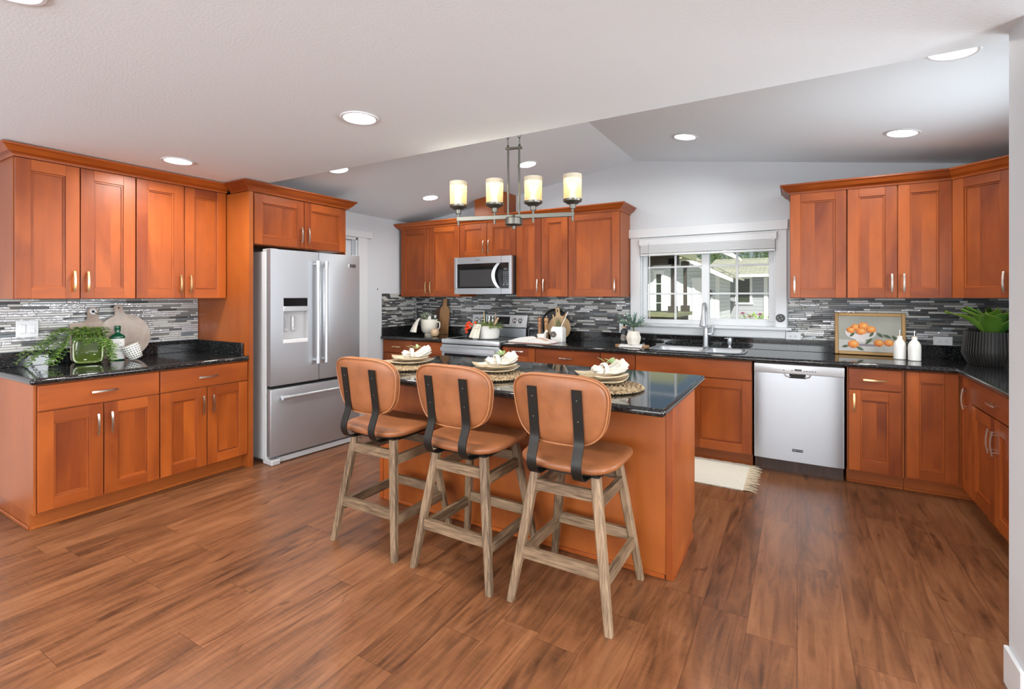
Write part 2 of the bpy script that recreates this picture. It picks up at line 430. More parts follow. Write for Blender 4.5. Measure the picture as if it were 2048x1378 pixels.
# ------------------------------------------------------------------ mesh builder
class MB:
    def __init__(s):
        s.v = []; s.f = []; s.m = []; s.g = []; s.s = []; s.uv = {}

    def add(s, vs, fs, m=0, g=2, sm=False, T=None, uvs=None):
        o = len(s.v)
        for p in vs:
            p = Vector(p)
            s.v.append(T @ p if T else p)
        for i, f in enumerate(fs):
            if uvs:
                s.uv[len(s.f)] = [uvs[k] for k in f]
            s.f.append([o + k for k in f]); s.m.append(m); s.g.append(g); s.s.append(sm)
        return s

    def box(s, x0, x1, y0, y1, z0, z1, g=2, b=0, seg=1, m=0, T=None):
        vs = [(x0, y0, z0), (x1, y0, z0), (x1, y1, z0), (x0, y1, z0), (x0, y0, z1), (x1, y0, z1), (x1, y1, z1), (x0, y1, z1)]
        fs = [(0, 3, 2, 1), (4, 5, 6, 7), (0, 1, 5, 4), (1, 2, 6, 5), (2, 3, 7, 6), (3, 0, 4, 7)]
        if b:
            bm = bmesh.new()
            q = [bm.verts.new(p) for p in vs]
            for f in fs:
                bm.faces.new([q[k] for k in f])
            bmesh.ops.bevel(bm, geom=bm.edges[:], offset=b, segments=seg, profile=.5, affect='EDGES', clamp_overlap=True)
            bm.verts.index_update()
            vs = [v.co.copy() for v in bm.verts]
            fs = [[v.index for v in f.verts] for f in bm.faces]
            bm.free()
        return s.add(vs, fs, m, g, seg > 1, T)

    def lathe(s, prof, c=(0, 0, 0), n=28, m=0, T=None, g=2, sm=True, close=False):
        vs = []; fs = []; uvs = []
        for j, (r, z) in enumerate(prof):
            for i in range(n):
                a = 2 * pi * i / n
                vs.append((c[0] + r * cos(a), c[1] + r * sin(a), c[2] + z))
        P = len(prof)
        for j in range(P - 1 + (1 if close else 0)):
            for i in range(n):
                k = (i + 1) % n; jj = (j + 1) % P
                fs.append((j * n + i, j * n + k, jj * n + k, jj * n + i))
        if not close:
            if prof[0][0] > 1e-5:
                fs.append(tuple(range(n - 1, -1, -1)))
            if prof[-1][0] > 1e-5:
                fs.append(tuple((P - 1) * n + i for i in range(n)))
        return s.add(vs, fs, m, g, sm, T)

    def cyl(s, p0, p1, r0, r1=None, n=14, m=0, T=None, g=2):
        return s.tube([p0, p1], [r0, r0 if r1 is None else r1], n, m, T, g)

    def tube(s, pts, r, n=8, m=0, T=None, g=2, loop=False, flat=None):
        pts = [Vector(p) for p in pts]
        N = len(pts)
        rs = r if isinstance(r, (list, tuple)) else [r] * N
        vs = []; fs = []
        up = None
        for i, p in enumerate(pts):
            a = pts[(i + 1) % N] if (loop or i < N - 1) else p
            b = pts[i - 1] if (loop or i > 0) else p
            d = (a - b)
            d = d.normalized() if d.length > 1e-9 else Vector((0, 0, 1))
            if up is None:
                up = Vector((0, 0, 1)) if abs(d.z) < .9 else Vector((1, 0, 0))
            sd = d.cross(up)
            sd = sd.normalized() if sd.length > 1e-6 else Vector((1, 0, 0))
            up = sd.cross(d).normalized()
            for k in range(n):
                t = 2 * pi * k / n
                fx, fz = flat if flat else (1, 1)
                vs.append(p + sd * (cos(t) * rs[i] * fx) + up * (sin(t) * rs[i] * fz))
        for i in range(N if loop else N - 1):
            j = (i + 1) % N
            for k in range(n):
                q = (k + 1) % n
                fs.append((i * n + k, i * n + q, j * n + q, j * n + k))
        if not loop:
            fs.append(tuple(range(n - 1, -1, -1))); fs.append(tuple((N - 1) * n + k for k in range(n)))
        return s.add(vs, fs, m, g, True, T)

    def sweep(s, path, side, w, t, m=0, T=None, g=2):
        """flat bar: path of points, 'side' the width direction, thickness t"""
        path = [Vector(p) for p in path]; side = Vector(side).normalized(); N = len(path)
        vs = []; fs = []
        for i, p in enumerate(path):
            d = (path[min(i + 1, N - 1)] - path[max(i - 1, 0)]).normalized()
            nn = d.cross(side).normalized()
            for a, b in ((-1, -1), (1, -1), (1, 1), (-1, 1)):
                vs.append(p + side * (a * w / 2) + nn * (b * t / 2))
        for i in range(N - 1):
            for k in range(4):
                q = (k + 1) % 4
                fs.append((i * 4 + k, i * 4 + q, (i + 1) * 4 + q, (i + 1) * 4 + k))
        fs.append((3, 2, 1, 0)); fs.append(tuple((N - 1) * 4 + k for k in range(4)))
        return s.add(vs, fs, m, g, True, T)

    def prism(s, poly, h0, h1, ax='z', m=0, T=None, g=2, sm=False):
        n = len(poly)
        f3 = {'z': lambda p, h: (p[0], p[1], h), 'y': lambda p, h: (p[0], h, p[1]), 'x': lambda p, h: (h, p[0], p[1])}[ax]
        vs = [f3(p, h0) for p in poly] + [f3(p, h1) for p in poly]
        fs = [tuple(range(n - 1, -1, -1)), tuple(range(n, 2 * n))]
        fs += [(i, (i + 1) % n, n + (i + 1) % n, n + i) for i in range(n)]
        return s.add(vs, fs, m, g, sm, T)

    def grid(s, fn, nu, nv, m=0, T=None, g=2, cu=False, uvs=None):
        vs = [fn(i / (nu if cu else nu - 1), j / (nv - 1)) for j in range(nv) for i in range(nu)]
        fs = []
        for j in range(nv - 1):
            for i in range(nu if cu else nu - 1):
                k = (i + 1) % nu
                fs.append((j * nu + i, j * nu + k, (j + 1) * nu + k, (j + 1) * nu + i))
        U = None
        if uvs:
            U = [uvs(i / (nu if cu else nu - 1), j / (nv - 1)) for j in range(nv) for i in range(nu)]
        return s.add(vs, fs, m, g, True, T, U)

    def ball(s, c, r, m=0, nu=16, nv=10, T=None, e1=1, e2=1):
        rx, ry, rz = r if isinstance(r, (tuple, list)) else (r, r, r)
        pw = lambda x, e: (abs(x) ** e) * (1 if x >= 0 else -1)

        def fn(u, v):
            a = u * 2 * pi; b = (v - .5) * pi
            return (c[0] + rx * pw(cos(b), e1) * pw(cos(a), e2), c[1] + ry * pw(cos(b), e1) * pw(sin(a), e2), c[2] + rz * pw(sin(b), e1))
        return s.grid(fn, nu, nv, m, T, cu=True)

    def leaf(s, p, d, up, L, Wd, curl=.2, fold=.25, m=0, n=4, tip=1.0):
        p = Vector(p); d = Vector(d).normalized(); up = Vector(up)
        sd = d.cross(up)
        sd = sd.normalized() if sd.length > 1e-5 else Vector((1, 0, 0))
        nn = sd.cross(d).normalized()
        vs = []; fs = []
        for i in range(n + 1):
            t = i / n
            w = Wd * .5 * sin(pi * min(1, t ** .8 * .96 + .04)) ** tip
            c = p + d * (L * t) - nn * (curl * L * t * t)
            vs += [c - sd * w + nn * (fold * w), c, c + sd * w + nn * (fold * w)]
        for i in range(n):
            a = i * 3
            fs += [(a, a + 1, a + 4, a + 3), (a + 1, a + 2, a + 5, a + 4)]
        return s.add(vs, fs, m, 0, True)

    def build(s, name, mats, parent=None, loc=None, rot=None, T=None, sharp=38):
        me = bpy.data.meshes.new(name)
        vs = s.v if T is None else [T @ v for v in s.v]
        me.from_pydata(vs, [], s.f)
        for x in (mats if isinstance(mats, (list, tuple)) else [mats]):
            me.materials.append(x)
        uvl = me.uv_layers.new(name='UVMap').data
        anys = any(s.s)
        for i, p in enumerate(me.polygons):
            p.material_index = s.m[i]
            p.use_smooth = s.s[i]
            if i in s.uv:
                for k, li in enumerate(p.loop_indices):
                    uvl[li].uv = s.uv[i][k]
                continue
            g = s.g[i]; nn = p.normal
            oth = [a for a in (0, 1, 2) if a != g]
            if abs(nn[g]) > .8:
                ua, va = oth
            else:
                ua = g; va = oth[0] if abs(nn[oth[0]]) < abs(nn[oth[1]]) else oth[1]
            for li in p.loop_indices:
                c = vs[me.loops[li].vertex_index]
                uvl[li].uv = (c[ua], c[va])
        if anys:
            me.set_sharp_from_angle(angle=radians(sharp))
        me.validate()
        o = bpy.data.objects.new(name, me)
        COL.objects.link(o)
        if parent:
            o.parent = parent
        if loc is not None:
            o.location = loc
        if rot is not None:
            o.rotation_euler = rot
        return o


def tag(o, label=None, cat=None, group=None, kind=None):
    if label: o['label'] = label
    if cat: o['category'] = cat
    if group: o['group'] = group
    if kind: o['kind'] = kind
    return o


def thing(name, label, cat, loc=(0, 0, 0), rz=0, group=None):
    o = bpy.data.objects.new(name, None)
    o.empty_display_size = .1
    COL.objects.link(o)
    o.location = loc; o.rotation_euler = (0, 0, rz)
    return tag(o, label, cat, group)


def struct(o):
    o['kind'] = 'structure'
    return o


def copy_tree(o, parent=None):
    c = o.copy(); COL.objects.link(c); c.parent = parent
    for ch in list(o.children):
        copy_tree(ch, c)
    return c


def text(body, size, mat, parent, loc, rot, name='lettering', ext=.0003, sx=1):
    cu = bpy.data.curves.new(name, 'FONT')
    cu.body = body; cu.size = size; cu.align_x = 'CENTER'; cu.align_y = 'CENTER'; cu.extrude = ext
    t = bpy.data.objects.new(name + '_curve', cu)
    COL.objects.link(t)
    me = bpy.data.meshes.new_from_object(t.evaluated_get(bpy.context.evaluated_depsgraph_get()))
    bpy.data.objects.remove(t); bpy.data.curves.remove(cu)
    me.materials.clear(); me.materials.append(mat)
    o = bpy.data.objects.new(name, me)
    COL.objects.link(o)
    o.parent = parent; o.location = loc; o.rotation_euler = rot; o.scale = (sx, 1, 1)
    return o


FRONT = (pi / 2, 0, 0)      # lettering that reads from -Y
# ------------------------------------------------------------------ the setting
YB, XR, XL, XLN = 5.0, 1.57, -4.42, -4.64     # back wall, right wall, left wall (far part), left wall (near part)
ZC, RIDX, RIDZ, KS = 2.345, -1.45, 2.80, 0.147
YE = 2.49                                      # edge of the flat ceiling


def vault(x):
    return RIDZ - KS * abs(x - RIDX)


b = MB(); b.box(-9, 6, -3.6, YB + .15, -.12, 0)
struct(b.build('floor', M_floor))
b = MB(); b.box(-4.84, 4.2, -3.6, YE, ZC, ZC + .10)
b.prism([(-4.84, ZC + .10), (4.2, ZC + .10), (4.2, 2.62), (RIDX, 3.05), (-4.84, 2.62)], YE - .10, YE, 'y')
struct(b.build('ceiling', M_ceil))
b = MB()
for a, c in ((-4.84, RIDX), (RIDX, XR + .2)):
    b.prism([(a, vault(a)), (c, vault(c)), (c, vault(c) + .10), (a, vault(a) + .10)], YE, YB + .15, 'y')
struct(b.build('ceiling_vault', M_ceil))
# back wall with the window opening
WX0, WX1, WZ0, WZ1 = -1.39, -.17, 1.12, 1.99
b = MB()
b.box(-4.84, WX0, YB, YB + .15, 0, 2.85); b.box(WX1, XR + .2, YB, YB + .15, 0, 2.85)
b.box(WX0, WX1, YB, YB + .15, 0, WZ0); b.box(WX0, WX1, YB, YB + .15, WZ1, 2.85)
struct(b.build('wall_back', M_wall))
# left wall: near part, then a jog to the far part with the door opening
DY0, DY1, DZ = 3.30, 3.985, 2.075
b = MB()
b.box(XLN - .2, XLN, -3.6, 3.385, 0, ZC + .1)
b.box(XLN - .2, XL, 3.385, 3.40, 0, 2.62)
b.box(XL - .12, XL, DY1, YB, 0, 2.62); b.box(XL - .12, XL, 3.40, DY1, DZ, 2.62)
struct(b.build('wall_left', M_wall))
# right wall of the kitchen with its window opening (behind the partition)
b = MB()
b.box(XR, XR + .15, 2.44, 2.80, 0, 2.62); b.box(XR, XR + .15, 3.90, YB, 0, 2.62)
b.box(XR, XR + .15, 2.80, 3.90, 0, 1.17); b.box(XR, XR + .15, 2.80, 3.90, 2.07, 2.62)
struct(b.build('wall_right', M_wall))
PX, PY0, PY1 = .660, 2.285, 2.425
b = MB(); b.box(PX, 4.2, PY0, PY1, 0, ZC)
struct(b.build('wall_partition', M_wall))
b = MB(); b.box(PX - .014, PX, PY0 - .014, PY1 + .004, 0, .137, b=.0025); b.box(PX + .0002, 4.05, PY0 - .014, PY0, 0, .137, b=.0025)
struct(b.build('baseboard_right', M_white))
# rest of the living room behind the camera: walls with openings added for the fill lamps
b = MB()
b.box(-4.84, -3.75, -3.6, -3.45, 0, ZC); b.box(.55, 4.2, -3.6, -3.45, 0, ZC); b.box(-3.75, .55, -3.6, -3.45, 0, .38); b.box(-3.75, .55, -3.6, -3.45, 2.31, ZC)
struct(b.build('wall_rear', M_wall))
b = MB()
b.box(4.05, 4.2, -3.45, -1.75, 0, ZC); b.box(4.05, 4.2, .95, PY0, 0, ZC); b.box(4.05, 4.2, -1.75, .95, 0, .48); b.box(4.05, 4.2, -1.75, .95, 2.22, ZC)
struct(b.build('wall_side', M_wall))

# ---- kitchen window
w = struct(bpy.data.objects.new('window_1', None)); COL.objects.link(w); w.location = (0, YB, 0)
b = MB()
b.box(-1.518, -.071, -.034, 0, 1.996, 2.086, g=0, b=.002)
b.box(-1.491, -1.392, -.022, 0, 1.12, 1.996, b=.002); b.box(-.168, -.080, -.022, 0, 1.12, 1.996, b=.002)
b.box(-1.449, -.092, -.020, 0, 1.022, 1.095, g=0, b=.002)
b.build('casing', M_white, w)
b = MB(); b.box(-1.515, -.042, -.060, .0, 1.095, 1.120, g=0, b=.004, seg=2); b.box(WX0, WX1, -.001, .14, 1.105, 1.121, g=0)
b.build('sill', M_white, w)
b = MB()
b.box(WX0, WX0 + .012, 0, .14, WZ0, WZ1); b.box(WX1 - .012, WX1, 0, .14, WZ0, WZ1); b.box(WX0, WX1, 0, .14, WZ1 - .012, WZ1, g=0)
b.build('jamb', M_white, w)
b = MB()
b.box(-1.378, -.182, .045, .095, 1.121, 1.165, g=0, b=.003); b.box(-1.378, -.182, .045, .095, 1.935, 1.978, g=0, b=.003)
b.box(-1.378, -1.338, .045, .095, 1.1655, 1.9345, b=.003); b.box(-.226, -.182, .045, .095, 1.1655, 1.9345, b=.003)
b.box(-.806, -.735, .040, .094, 1.1215, 1.9775, b=.003)
b.box(-.735, -.226, .05, .09, 1.165, 1.186, g=0)
b.build('sash_frame', M_white, w)
for n_, (x0, x1, xm) in enumerate(((-1.338, -.806, -1.057), (-.735, -.226, -.492))):
    b = MB()
    b.box(xm - .010, xm + .010, .062, .078, 1.165, 1.93, b=.002)
    for zz in (1.425, 1.694):
        b.box(x0, x1, .0632, .0768, zz - .009, zz + .009, g=0, b=.002)
    b.build('muntin', M_white, w)
    b = MB(); b.box(x0 - .004, x1 + .004, .068, .072, 1.16, 1.94)
    b.build('pane', M_clear, w)
# ---- glazed door beyond the refrigerator
d_ = struct(bpy.data.objects.new('door_1', None)); COL.objects.link(d_); d_.location = (XL, 0, 0)
b = MB()
b.box(0, .024, DY1, DY1 + .185 - .045, 0, 2.085, b=.002)
b.box(0, .034, 3.42, 4.195, 2.085, 2.160, g=1, b=.002)
b.build('casing', M_white, d_)
b = MB(); b.box(-.12, .004, DY1 - .02, DY1, 0, DZ); b.box(-.12, .004, 3.40, DY1, DZ - .02, DZ, g=1); b.box(-.055, -.04, DY1 - .034, DY1 - .02, 0, DZ - .02)
b.build('jamb', M_white, d_)
b = MB()
b.box(-.10, -.06, DY1 - .13, DY1 - .025, .01, 2.05, b=.002); b.box(-.10, -.06, 3.41, 3.50, .01, 2.05, b=.002)
b.box(-.10, -.06, 3.50, DY1 - .13, 1.93, 2.05, g=1, b=.002); b.box(-.10, -.06, 3.50, DY1 - .13, .01, .25, g=1, b=.002)
b.build('door_leaf', M_white, d_)
b = MB(); b.box(-.083, -.077, 3.49, DY1 - .12, .24, 1.94)
b.build('pane', M_clear, d_)
b = MB()
for zz in (.67, 1.09, 1.51):
    b.box(-.09, -.07, 3.49, DY1 - .12, zz - .01, zz + .01, g=1)
b.build('muntin', M_white, d_)
# small dark wall plug
b = MB(); b.cyl((0, 0, 0), (.006, 0, 0), .007, n=12)
tag(b.build('wall_anchor', M_blackm, None, (XL, 4.305, 1.485)), 'tiny black round plug in the gray wall right of the door casing', 'wall plug')

# ---- mosaic tile bands
def mosaic(name, label, length, z0, z1, loc, rz, weights, seed):
    rr = random.Random(seed)
    root = thing(name, label, 'backsplash', loc, rz, 'mosaic tile backsplash')
    b = MB(); b.box(0, length, -.004, -.0015, z0, z1)
    b.build('grout_bed', M_grout, root)
    b = MB()
    pitch = (z1 - z0) / max(1, round((z1 - z0) / .0170))
    r = 0
    z = z0
    while z < z1 - .004:
        x = -rr.random() * .15
        while x < length:
            L = rr.choice((.048, .075, .10, .148, .148, .20))
            a, c = max(x, 0) + .0012, min(x + L, length) - .0012
            if c - a > .008:
                k = rr.choices(range(6), weights)[0]
                h0, h1 = z + .0012, z + pitch - .0012
                t = [-.0095 - rr.random() * .0012 for _ in range(4)]
                e = .0014
                vs = [(a, -.003, h0), (c, -.003, h0), (c, -.003, h1), (a, -.003, h1), (a, t[0] + e, h0), (c, t[1] + e, h0), (c, t[2] + e, h1), (a, t[3] + e, h1),
                      (a + e, t[0], h0 + e), (c - e, t[1], h0 + e), (c - e, t[2], h1 - e), (a + e, t[3], h1 - e)]
                fs = [(8, 9, 10, 11)]
                for q in range(4):
                    p = (q + 1) % 4
                    fs += [(q, p, 4 + p, 4 + q), (4 + q, 4 + p, 8 + p, 8 + q)]
                b.add(vs, fs, k, 0)
            x += L
        z += pitch
    b.build('mosaic_tiles', M_tile, root)
    return root


WT = (27, 25, 15, 18, 13, 2)
mosaic('tile_backsplash', 'gray mosaic tile band behind the range and mugs, left of the sink window', 2.91, 1.018, 1.432, (XL + .012, YB, 0), 0, WT, 3)
mosaic('tile_backsplash', 'gray mosaic tile band behind the orange painting, right of the window', 1.635, 1.018, 1.382, (-.068, YB, 0), 0, WT, 4)
mosaic('tile_backsplash', 'small black and white mosaic tile return on the side wall next to the tureen', .61, 1.018, 1.432, (XL, YB - .625, 0), pi / 2, (30, 14, 20, 30, 6, 0), 5)
mosaic('tile_backsplash', 'silver mosaic tile band, paled for window glare, behind the round cutting board', 1.358, 1.018, 1.379, (XLN, .99, 0), pi / 2, (4, 8, 14, 34, 36, 3), 6)  # tile mix weighted paler to carry the right window's reflection


# ------------------------------------------------------------------ cabinets
def shaker(b, x0, x1, z0, z1, y=0, sw=.072):
    b.box(x0, x0 + sw, y - .02, y, z0, z1, g=2, b=.0014)
    b.box(x1 - sw, x1, y - .02, y, z0, z1, g=2, b=.0014)
    b.box(x0 + sw, x1 - sw, y - .02, y, z0, z0 + sw, g=0, b=.0014)
    b.box(x0 + sw, x1 - sw, y - .02, y, z1 - sw, z1, g=0, b=.0014)
    i0, i1, k0, k1, t = x0 + sw, x1 - sw, z0 + sw, z1 - sw, .011
    b.box(i0, i0 + t, y - .0125, y, k0, k1, g=2, b=.001); b.box(i1 - t, i1, y - .0125, y, k0, k1, g=2, b=.001)
    b.box(i0 + t, i1 - t, y - .0125, y, k0, k0 + t, g=0, b=.001); b.box(i0 + t, i1 - t, y - .0125, y, k1 - t, k1, g=0, b=.001)
    xm = i0 + (i1 - i0) * RND.choice((.42, .5, .58))
    b.box(i0 + t, xm, y - .0055, y, k0 + t, k1 - t, g=2); b.box(xm, i1 - t, y - .0055, y, k0 + t, k1 - t, g=2)


def handle(parent, x, z, vert, y=-.02, L=.138, mat=None):
    b = MB()
    n = 10
    pts = []
    for i in range(n + 1):
        t = i / n * 2 - 1
        o = y - .022 - .009 * (1 - t * t)
        pts.append((x, o, z + t * L / 2) if vert else (x + t * L / 2, o, z))
    b.sweep(pts, (1, 0, 0) if vert else (0, 0, 1), .0115, .006)
    for s in (-1, 1):
        q = s * L * .36
        p0 = (x, y, z + q) if vert else (x + q, y, z)
        b.cyl(p0, (p0[0], y - .026, p0[2]), .0036, n=8)
    return b.build('handle', mat or M_nickel, parent)


GAP = .0032


def fronts(root, items):
    for it in items:
        k, x0, x1, z0, z1, h = it[:6]
        mat = it[6] if len(it) > 6 else None
        b = MB()
        if k == 'drawer':
            b.box(x0 + GAP, x1 - GAP, -.02, 0, z0, z1, g=0, b=.002)
            o = b.build('drawer_front', M_cherry, root)
        else:
            shaker(b, x0 + GAP, x1 - GAP, z0, z1)
            o = b.build('door', M_cherry, root)
        if h:
            kind, hx, hz = h
            handle(o, hx, hz, kind == 'v', mat=mat)


def base_cab(label, width, loc, rz, items, depth=.58, hollow=False, ends='', toe=.065):
    """local frame: x along the front (0..width), front plane y=0, facing -y"""
    root = thing('base_cabinet', label, 'cabinet', loc, rz, 'kitchen base cabinets')
    b = MB()
    if hollow:
        b.box(0, .018, .001, depth, .1, .872); b.box(width - .018, width, .001, depth, .1, .872); b.box(.018, width - .018, .001, depth, .1, .118, g=0)
        b.box(.018, width - .018, .001, .02, .70, .872, g=0); b.box(.018, width - .018, depth - .01, depth, .118, .872, g=0)
    else:
        b.box(0, width, .012, depth, .1, .872)
    b.box(.004, width - .004, .0005, .0125, .104, .868)
    b.box(0, width, toe, depth, 0, .1, g=0)
    b.box(.0, width, toe - .009, toe, 0, .018, g=0, b=.003)
    if 'L' in ends:
        b.box(-.012, 0, .001, depth, .1, .872); b.box(-.012, 0, toe, depth, 0, .1); b.box(-.020, -.012, toe, depth, 0, .022, g=1, b=.004)
    b.build('carcass', M_cherry_panel, root)
    fronts(root, items)
    return root


DZ0, DZ1, QZ0, QZ1 = .115, .708, .716, .866


def pair(w0, w1, z0=DZ0, z1=DZ1, top=True, hm=None, L=.138):
    c = (w0 + w1) / 2
    hz = z1 - .03 - L / 2 - .03 if top else z0 + .045 + L / 2
    return [('door', w0, c, z0, z1, ('v', c - .036, hz), hm), ('door', c, w1, z0, z1, ('v', c + .036, hz), hm)]


def drw(w0, w1, hm=None):
    return [('drawer', w0, w1, QZ0, QZ1, ('h', (w0 + w1) / 2, (QZ0 + QZ1) / 2), hm)]


XF = -3.895    # face plane of the left run
base_cab('left base cabinet by the open floor, under the green pot and light switches', .642, (XF, 1.07, 0), pi / 2, drw(0, .642) + pair(0, .642), depth=.74, ends='L')
base_cab('left base cabinet next to the tall refrigerator panel', .637, (XF, 1.713, 0), pi / 2, drw(0, .637) + pair(0, .637), depth=.74)
YF = 4.41      # face plane of the back run
base_cab('back base cabinet in the far left corner, under the white tureen', .958, (-4.413, YF, 0), 0, drw(0, .475, M_gold) + drw(.475, .958, M_gold) +
         [('door', 0, .475, DZ0, DZ1, ('v', .475 - .036, .60), M_gold), ('door', .475, .958, DZ0, DZ1, ('v', .475 + .036, .60), M_gold)])
base_cab('narrow back base cabinet with pull-out door right of the range', .39, (-2.688, YF, 0), 0, [('door', 0, .39, DZ0, QZ1, ('h', .195, QZ1 - .035))])
base_cab('wide drawer base cabinet under the open cookbook', .694, (-2.298, YF, 0), 0, drw(0, .694) + [('drawer', 0, .694, .42, .708, ('h', .347, .62)), ('drawer', 0, .694, .115, .412, ('h', .347, .32))])
base_cab('narrow drawer base cabinet left of the sink cabinet', .334, (-1.604, YF, 0), 0, drw(0, .334) + [('door', 0, .334, DZ0, DZ1, ('v', .30, .60))])
base_cab('sink base cabinet under the faucet, left of the dishwasher', .955, (-1.270, YF, 0), 0, [('drawer', 0, .955, QZ0, QZ1, None)] + [('door', 0, .478, DZ0, DZ1, ('v', .44, .60)), ('door', .478, .955, DZ0, DZ1, ('v', .514, .60))], hollow=True)
base_cab('narrow base cabinet with one drawer right of the dishwasher', .34, (.322, YF, 0), 0, [('drawer', .006, .322, QZ0, QZ1, ('h', .164, .79), M_gold), ('door', .006, .322, DZ0, DZ1, ('v', .04, .615), M_gold)])
# corner cabinet: an L in plan
root = thing('base_cabinet', 'L-shaped corner base cabinet below the black ribbed planter', 'cabinet', (.664, YF, 0), 0, 'kitchen base cabinets')
b = MB()
L6 = [(0, .001), (.311, .001), (.311, -.262), (.90, -.262), (.90, .58), (0, .58)]
b.prism(L6, .1, .872, 'z')
T6 = [(0, .065), (.376, .065), (.376, -.262), (.90, -.262), (.90, .58), (0, .58)]
b.prism(T6, 0, .1, 'z')
b.box(0, .376, .056, .065, 0, .018, g=0, b=.003)
b.build('carcass', M_cherry_panel, root)
b = MB(); shaker(b, .004, .284, DZ0, QZ1); b.build('door', M_cherry, root)
b = MB(); shaker(b, .004, .232, DZ0, QZ1, sw=.066)
o = b.build('door', M_cherry, root, (.311, -.024, 0), (0, 0, -pi / 2))
handle(o, .155, .73, True)
XG = .975
base_cab('right hand base cabinet with drawer and twin handles near the white wall', .845, (XG, 4.140, 0), -pi / 2, drw(0, .845) + pair(0, .845), depth=.59)


def nosed(b, pts, z=.895, r=.019):
    b.tube(pts, r, n=14)


def counter(label, boxes, noses, curbs, group='black granite countertops'):
    root = thing('countertop', label, 'countertop', (0, 0, 0), 0, group)
    b = MB()
    for q in boxes:
        b.box(*q, .876, .914)
    for p in noses:
        b.tube([(x, y, .895) for x, y in p], .019, n=16)
        for x, y in p:
            b.ball((x, y, .895), .019, nu=16, nv=9)
    b.build('slab', M_gran, root)
    for q in curbs:
        b = MB(); b.box(*q, .9142, 1.016, b=.002)
        b.build('backsplash_curb', M_gran, root)
    return root


counter('black granite countertop on the left run with the green pot', [(XLN + .002, -3.865, 1.05, 2.347)], [((XLN + .022, 1.05), (-3.865, 1.05), (-3.865, 2.327))],
        [(XLN + .002, XLN + .02, 1.035, 2.347), (XLN + .021, -3.93, 2.33, 2.347)])
counter('short black granite countertop in the far corner, left of the range', [(XL + .002, -3.453, 4.365, YB - .002)], [((XL + .022, 4.365), (-3.473, 4.365))],
        [(XL + .002, -3.453, YB - .02, YB - .002), (XL + .002, XL + .02, 4.37, YB - .021)])
SX0, SX1, SY0, SY1 = -1.165, -.400, 4.475, 4.865
counter('long black granite countertop around the sink and the right corner',
        [(-2.687, SX0, 4.365, YB - .002), (SX1, XR - .002, 4.365, YB - .002), (SX0, SX1, 4.365, SY0), (SX0, SX1, SY1, YB - .002), (.930, XR - .002, 3.29, 4.365)],
        [((-2.667, 4.365), (.930, 4.365), (.930, 3.295))], [(-2.687, XR - .022, YB - .02, YB - .002), (XR - .02, XR - .002, 3.29, YB - .002)])
# ---- island
root = thing('kitchen_island', 'cherry kitchen island behind the three bar stools', 'island', (-1.515, 2.465, 0))
b = MB()
b.box(-.985, .985, .012, .60, .1, .874); b.box(-.985, .985, .012, .525, 0, .1)
b.box(-.987, .96, 0, .012, .02, .874, g=2)
b.build('carcass', M_cherry_panel, root)
b = MB(); b.box(.955, .991, -.004, .03, 0, .874, b=.002); b.box(-.991, -.955, -.004, .03, 0, .874, b=.002)
b.build('corner_post', M_cherry, root)
b = MB()
b.box(-.95, .95, -.010, 0, 0, .022, g=0, b=.004); b.box(.985, .996, .03, .515, 0, .022, g=1, b=.004)
b.build('shoe_molding', M_cherry, root)
b = MB(); b.box(.985, .9905, .03, .575, .1, .874); b.box(.985, .9905, .03, .505, .018, .1)
b.build('end_panel', M_cherry_panel, root)
items = []
for k in range(3):
    x0 = -.98 + k * .655
    items += drw(x0, x0 + .65) + pair(x0, x0 + .65)
rt = bpy.data.objects.new('back_front', None)
for it in items:
    k, x0, x1, z0, z1, h = it[:6]
    b = MB()
    T = Matrix.Translation((0, .60, 0)) @ Matrix.Rotation(pi, 4, 'Z')
    (b.box(x0 + GAP, x1 - GAP, -.02, 0, z0, z1, g=0, b=.002) if k == 'drawer' else shaker(b, x0 + GAP, x1 - GAP, z0, z1))
    b.build('drawer_front' if k == 'drawer' else 'door', M_cherry, root, T=T)
bpy.data.objects.remove(rt)
b = MB()
cx0, cx1, cy0, cy1 = -2.535 + .019, -.487 - .019, 2.125 + .019, 3.185 - .019
b.box(cx0, cx1, cy0, cy1, .876, .914)
ring = [(cx0, cy0), (cx1, cy0), (cx1, cy1), (cx0, cy1), (cx0, cy0)]
for (x0, y0), (x1, y1) in zip(ring, ring[1:]):
    b.tube([(x0, y0, .895), (x1, y1, .895)], .019, n=16)
    b.ball((x0, y0, .895), .019, nu=16, nv=9)
tag(b.build('island_countertop', M_gran), 'polished black granite top of the island reflecting the window', 'countertop', 'black granite countertops')


# ---- wall cabinets
def wall_cab(label, width, loc, rz, z0, z1, items, depth=.33):
    root = thing('wall_cabinet', label, 'cabinet', loc, rz, 'kitchen wall cabinets')
    b = MB(); b.box(0, width, .012, depth, z0, z1); b.box(.005, width - .005, .0005, .0125, z0 + .003, z1 - .003)
    b.build('carcass', M_cherry_panel, root)
    fronts(root, items)
    return root


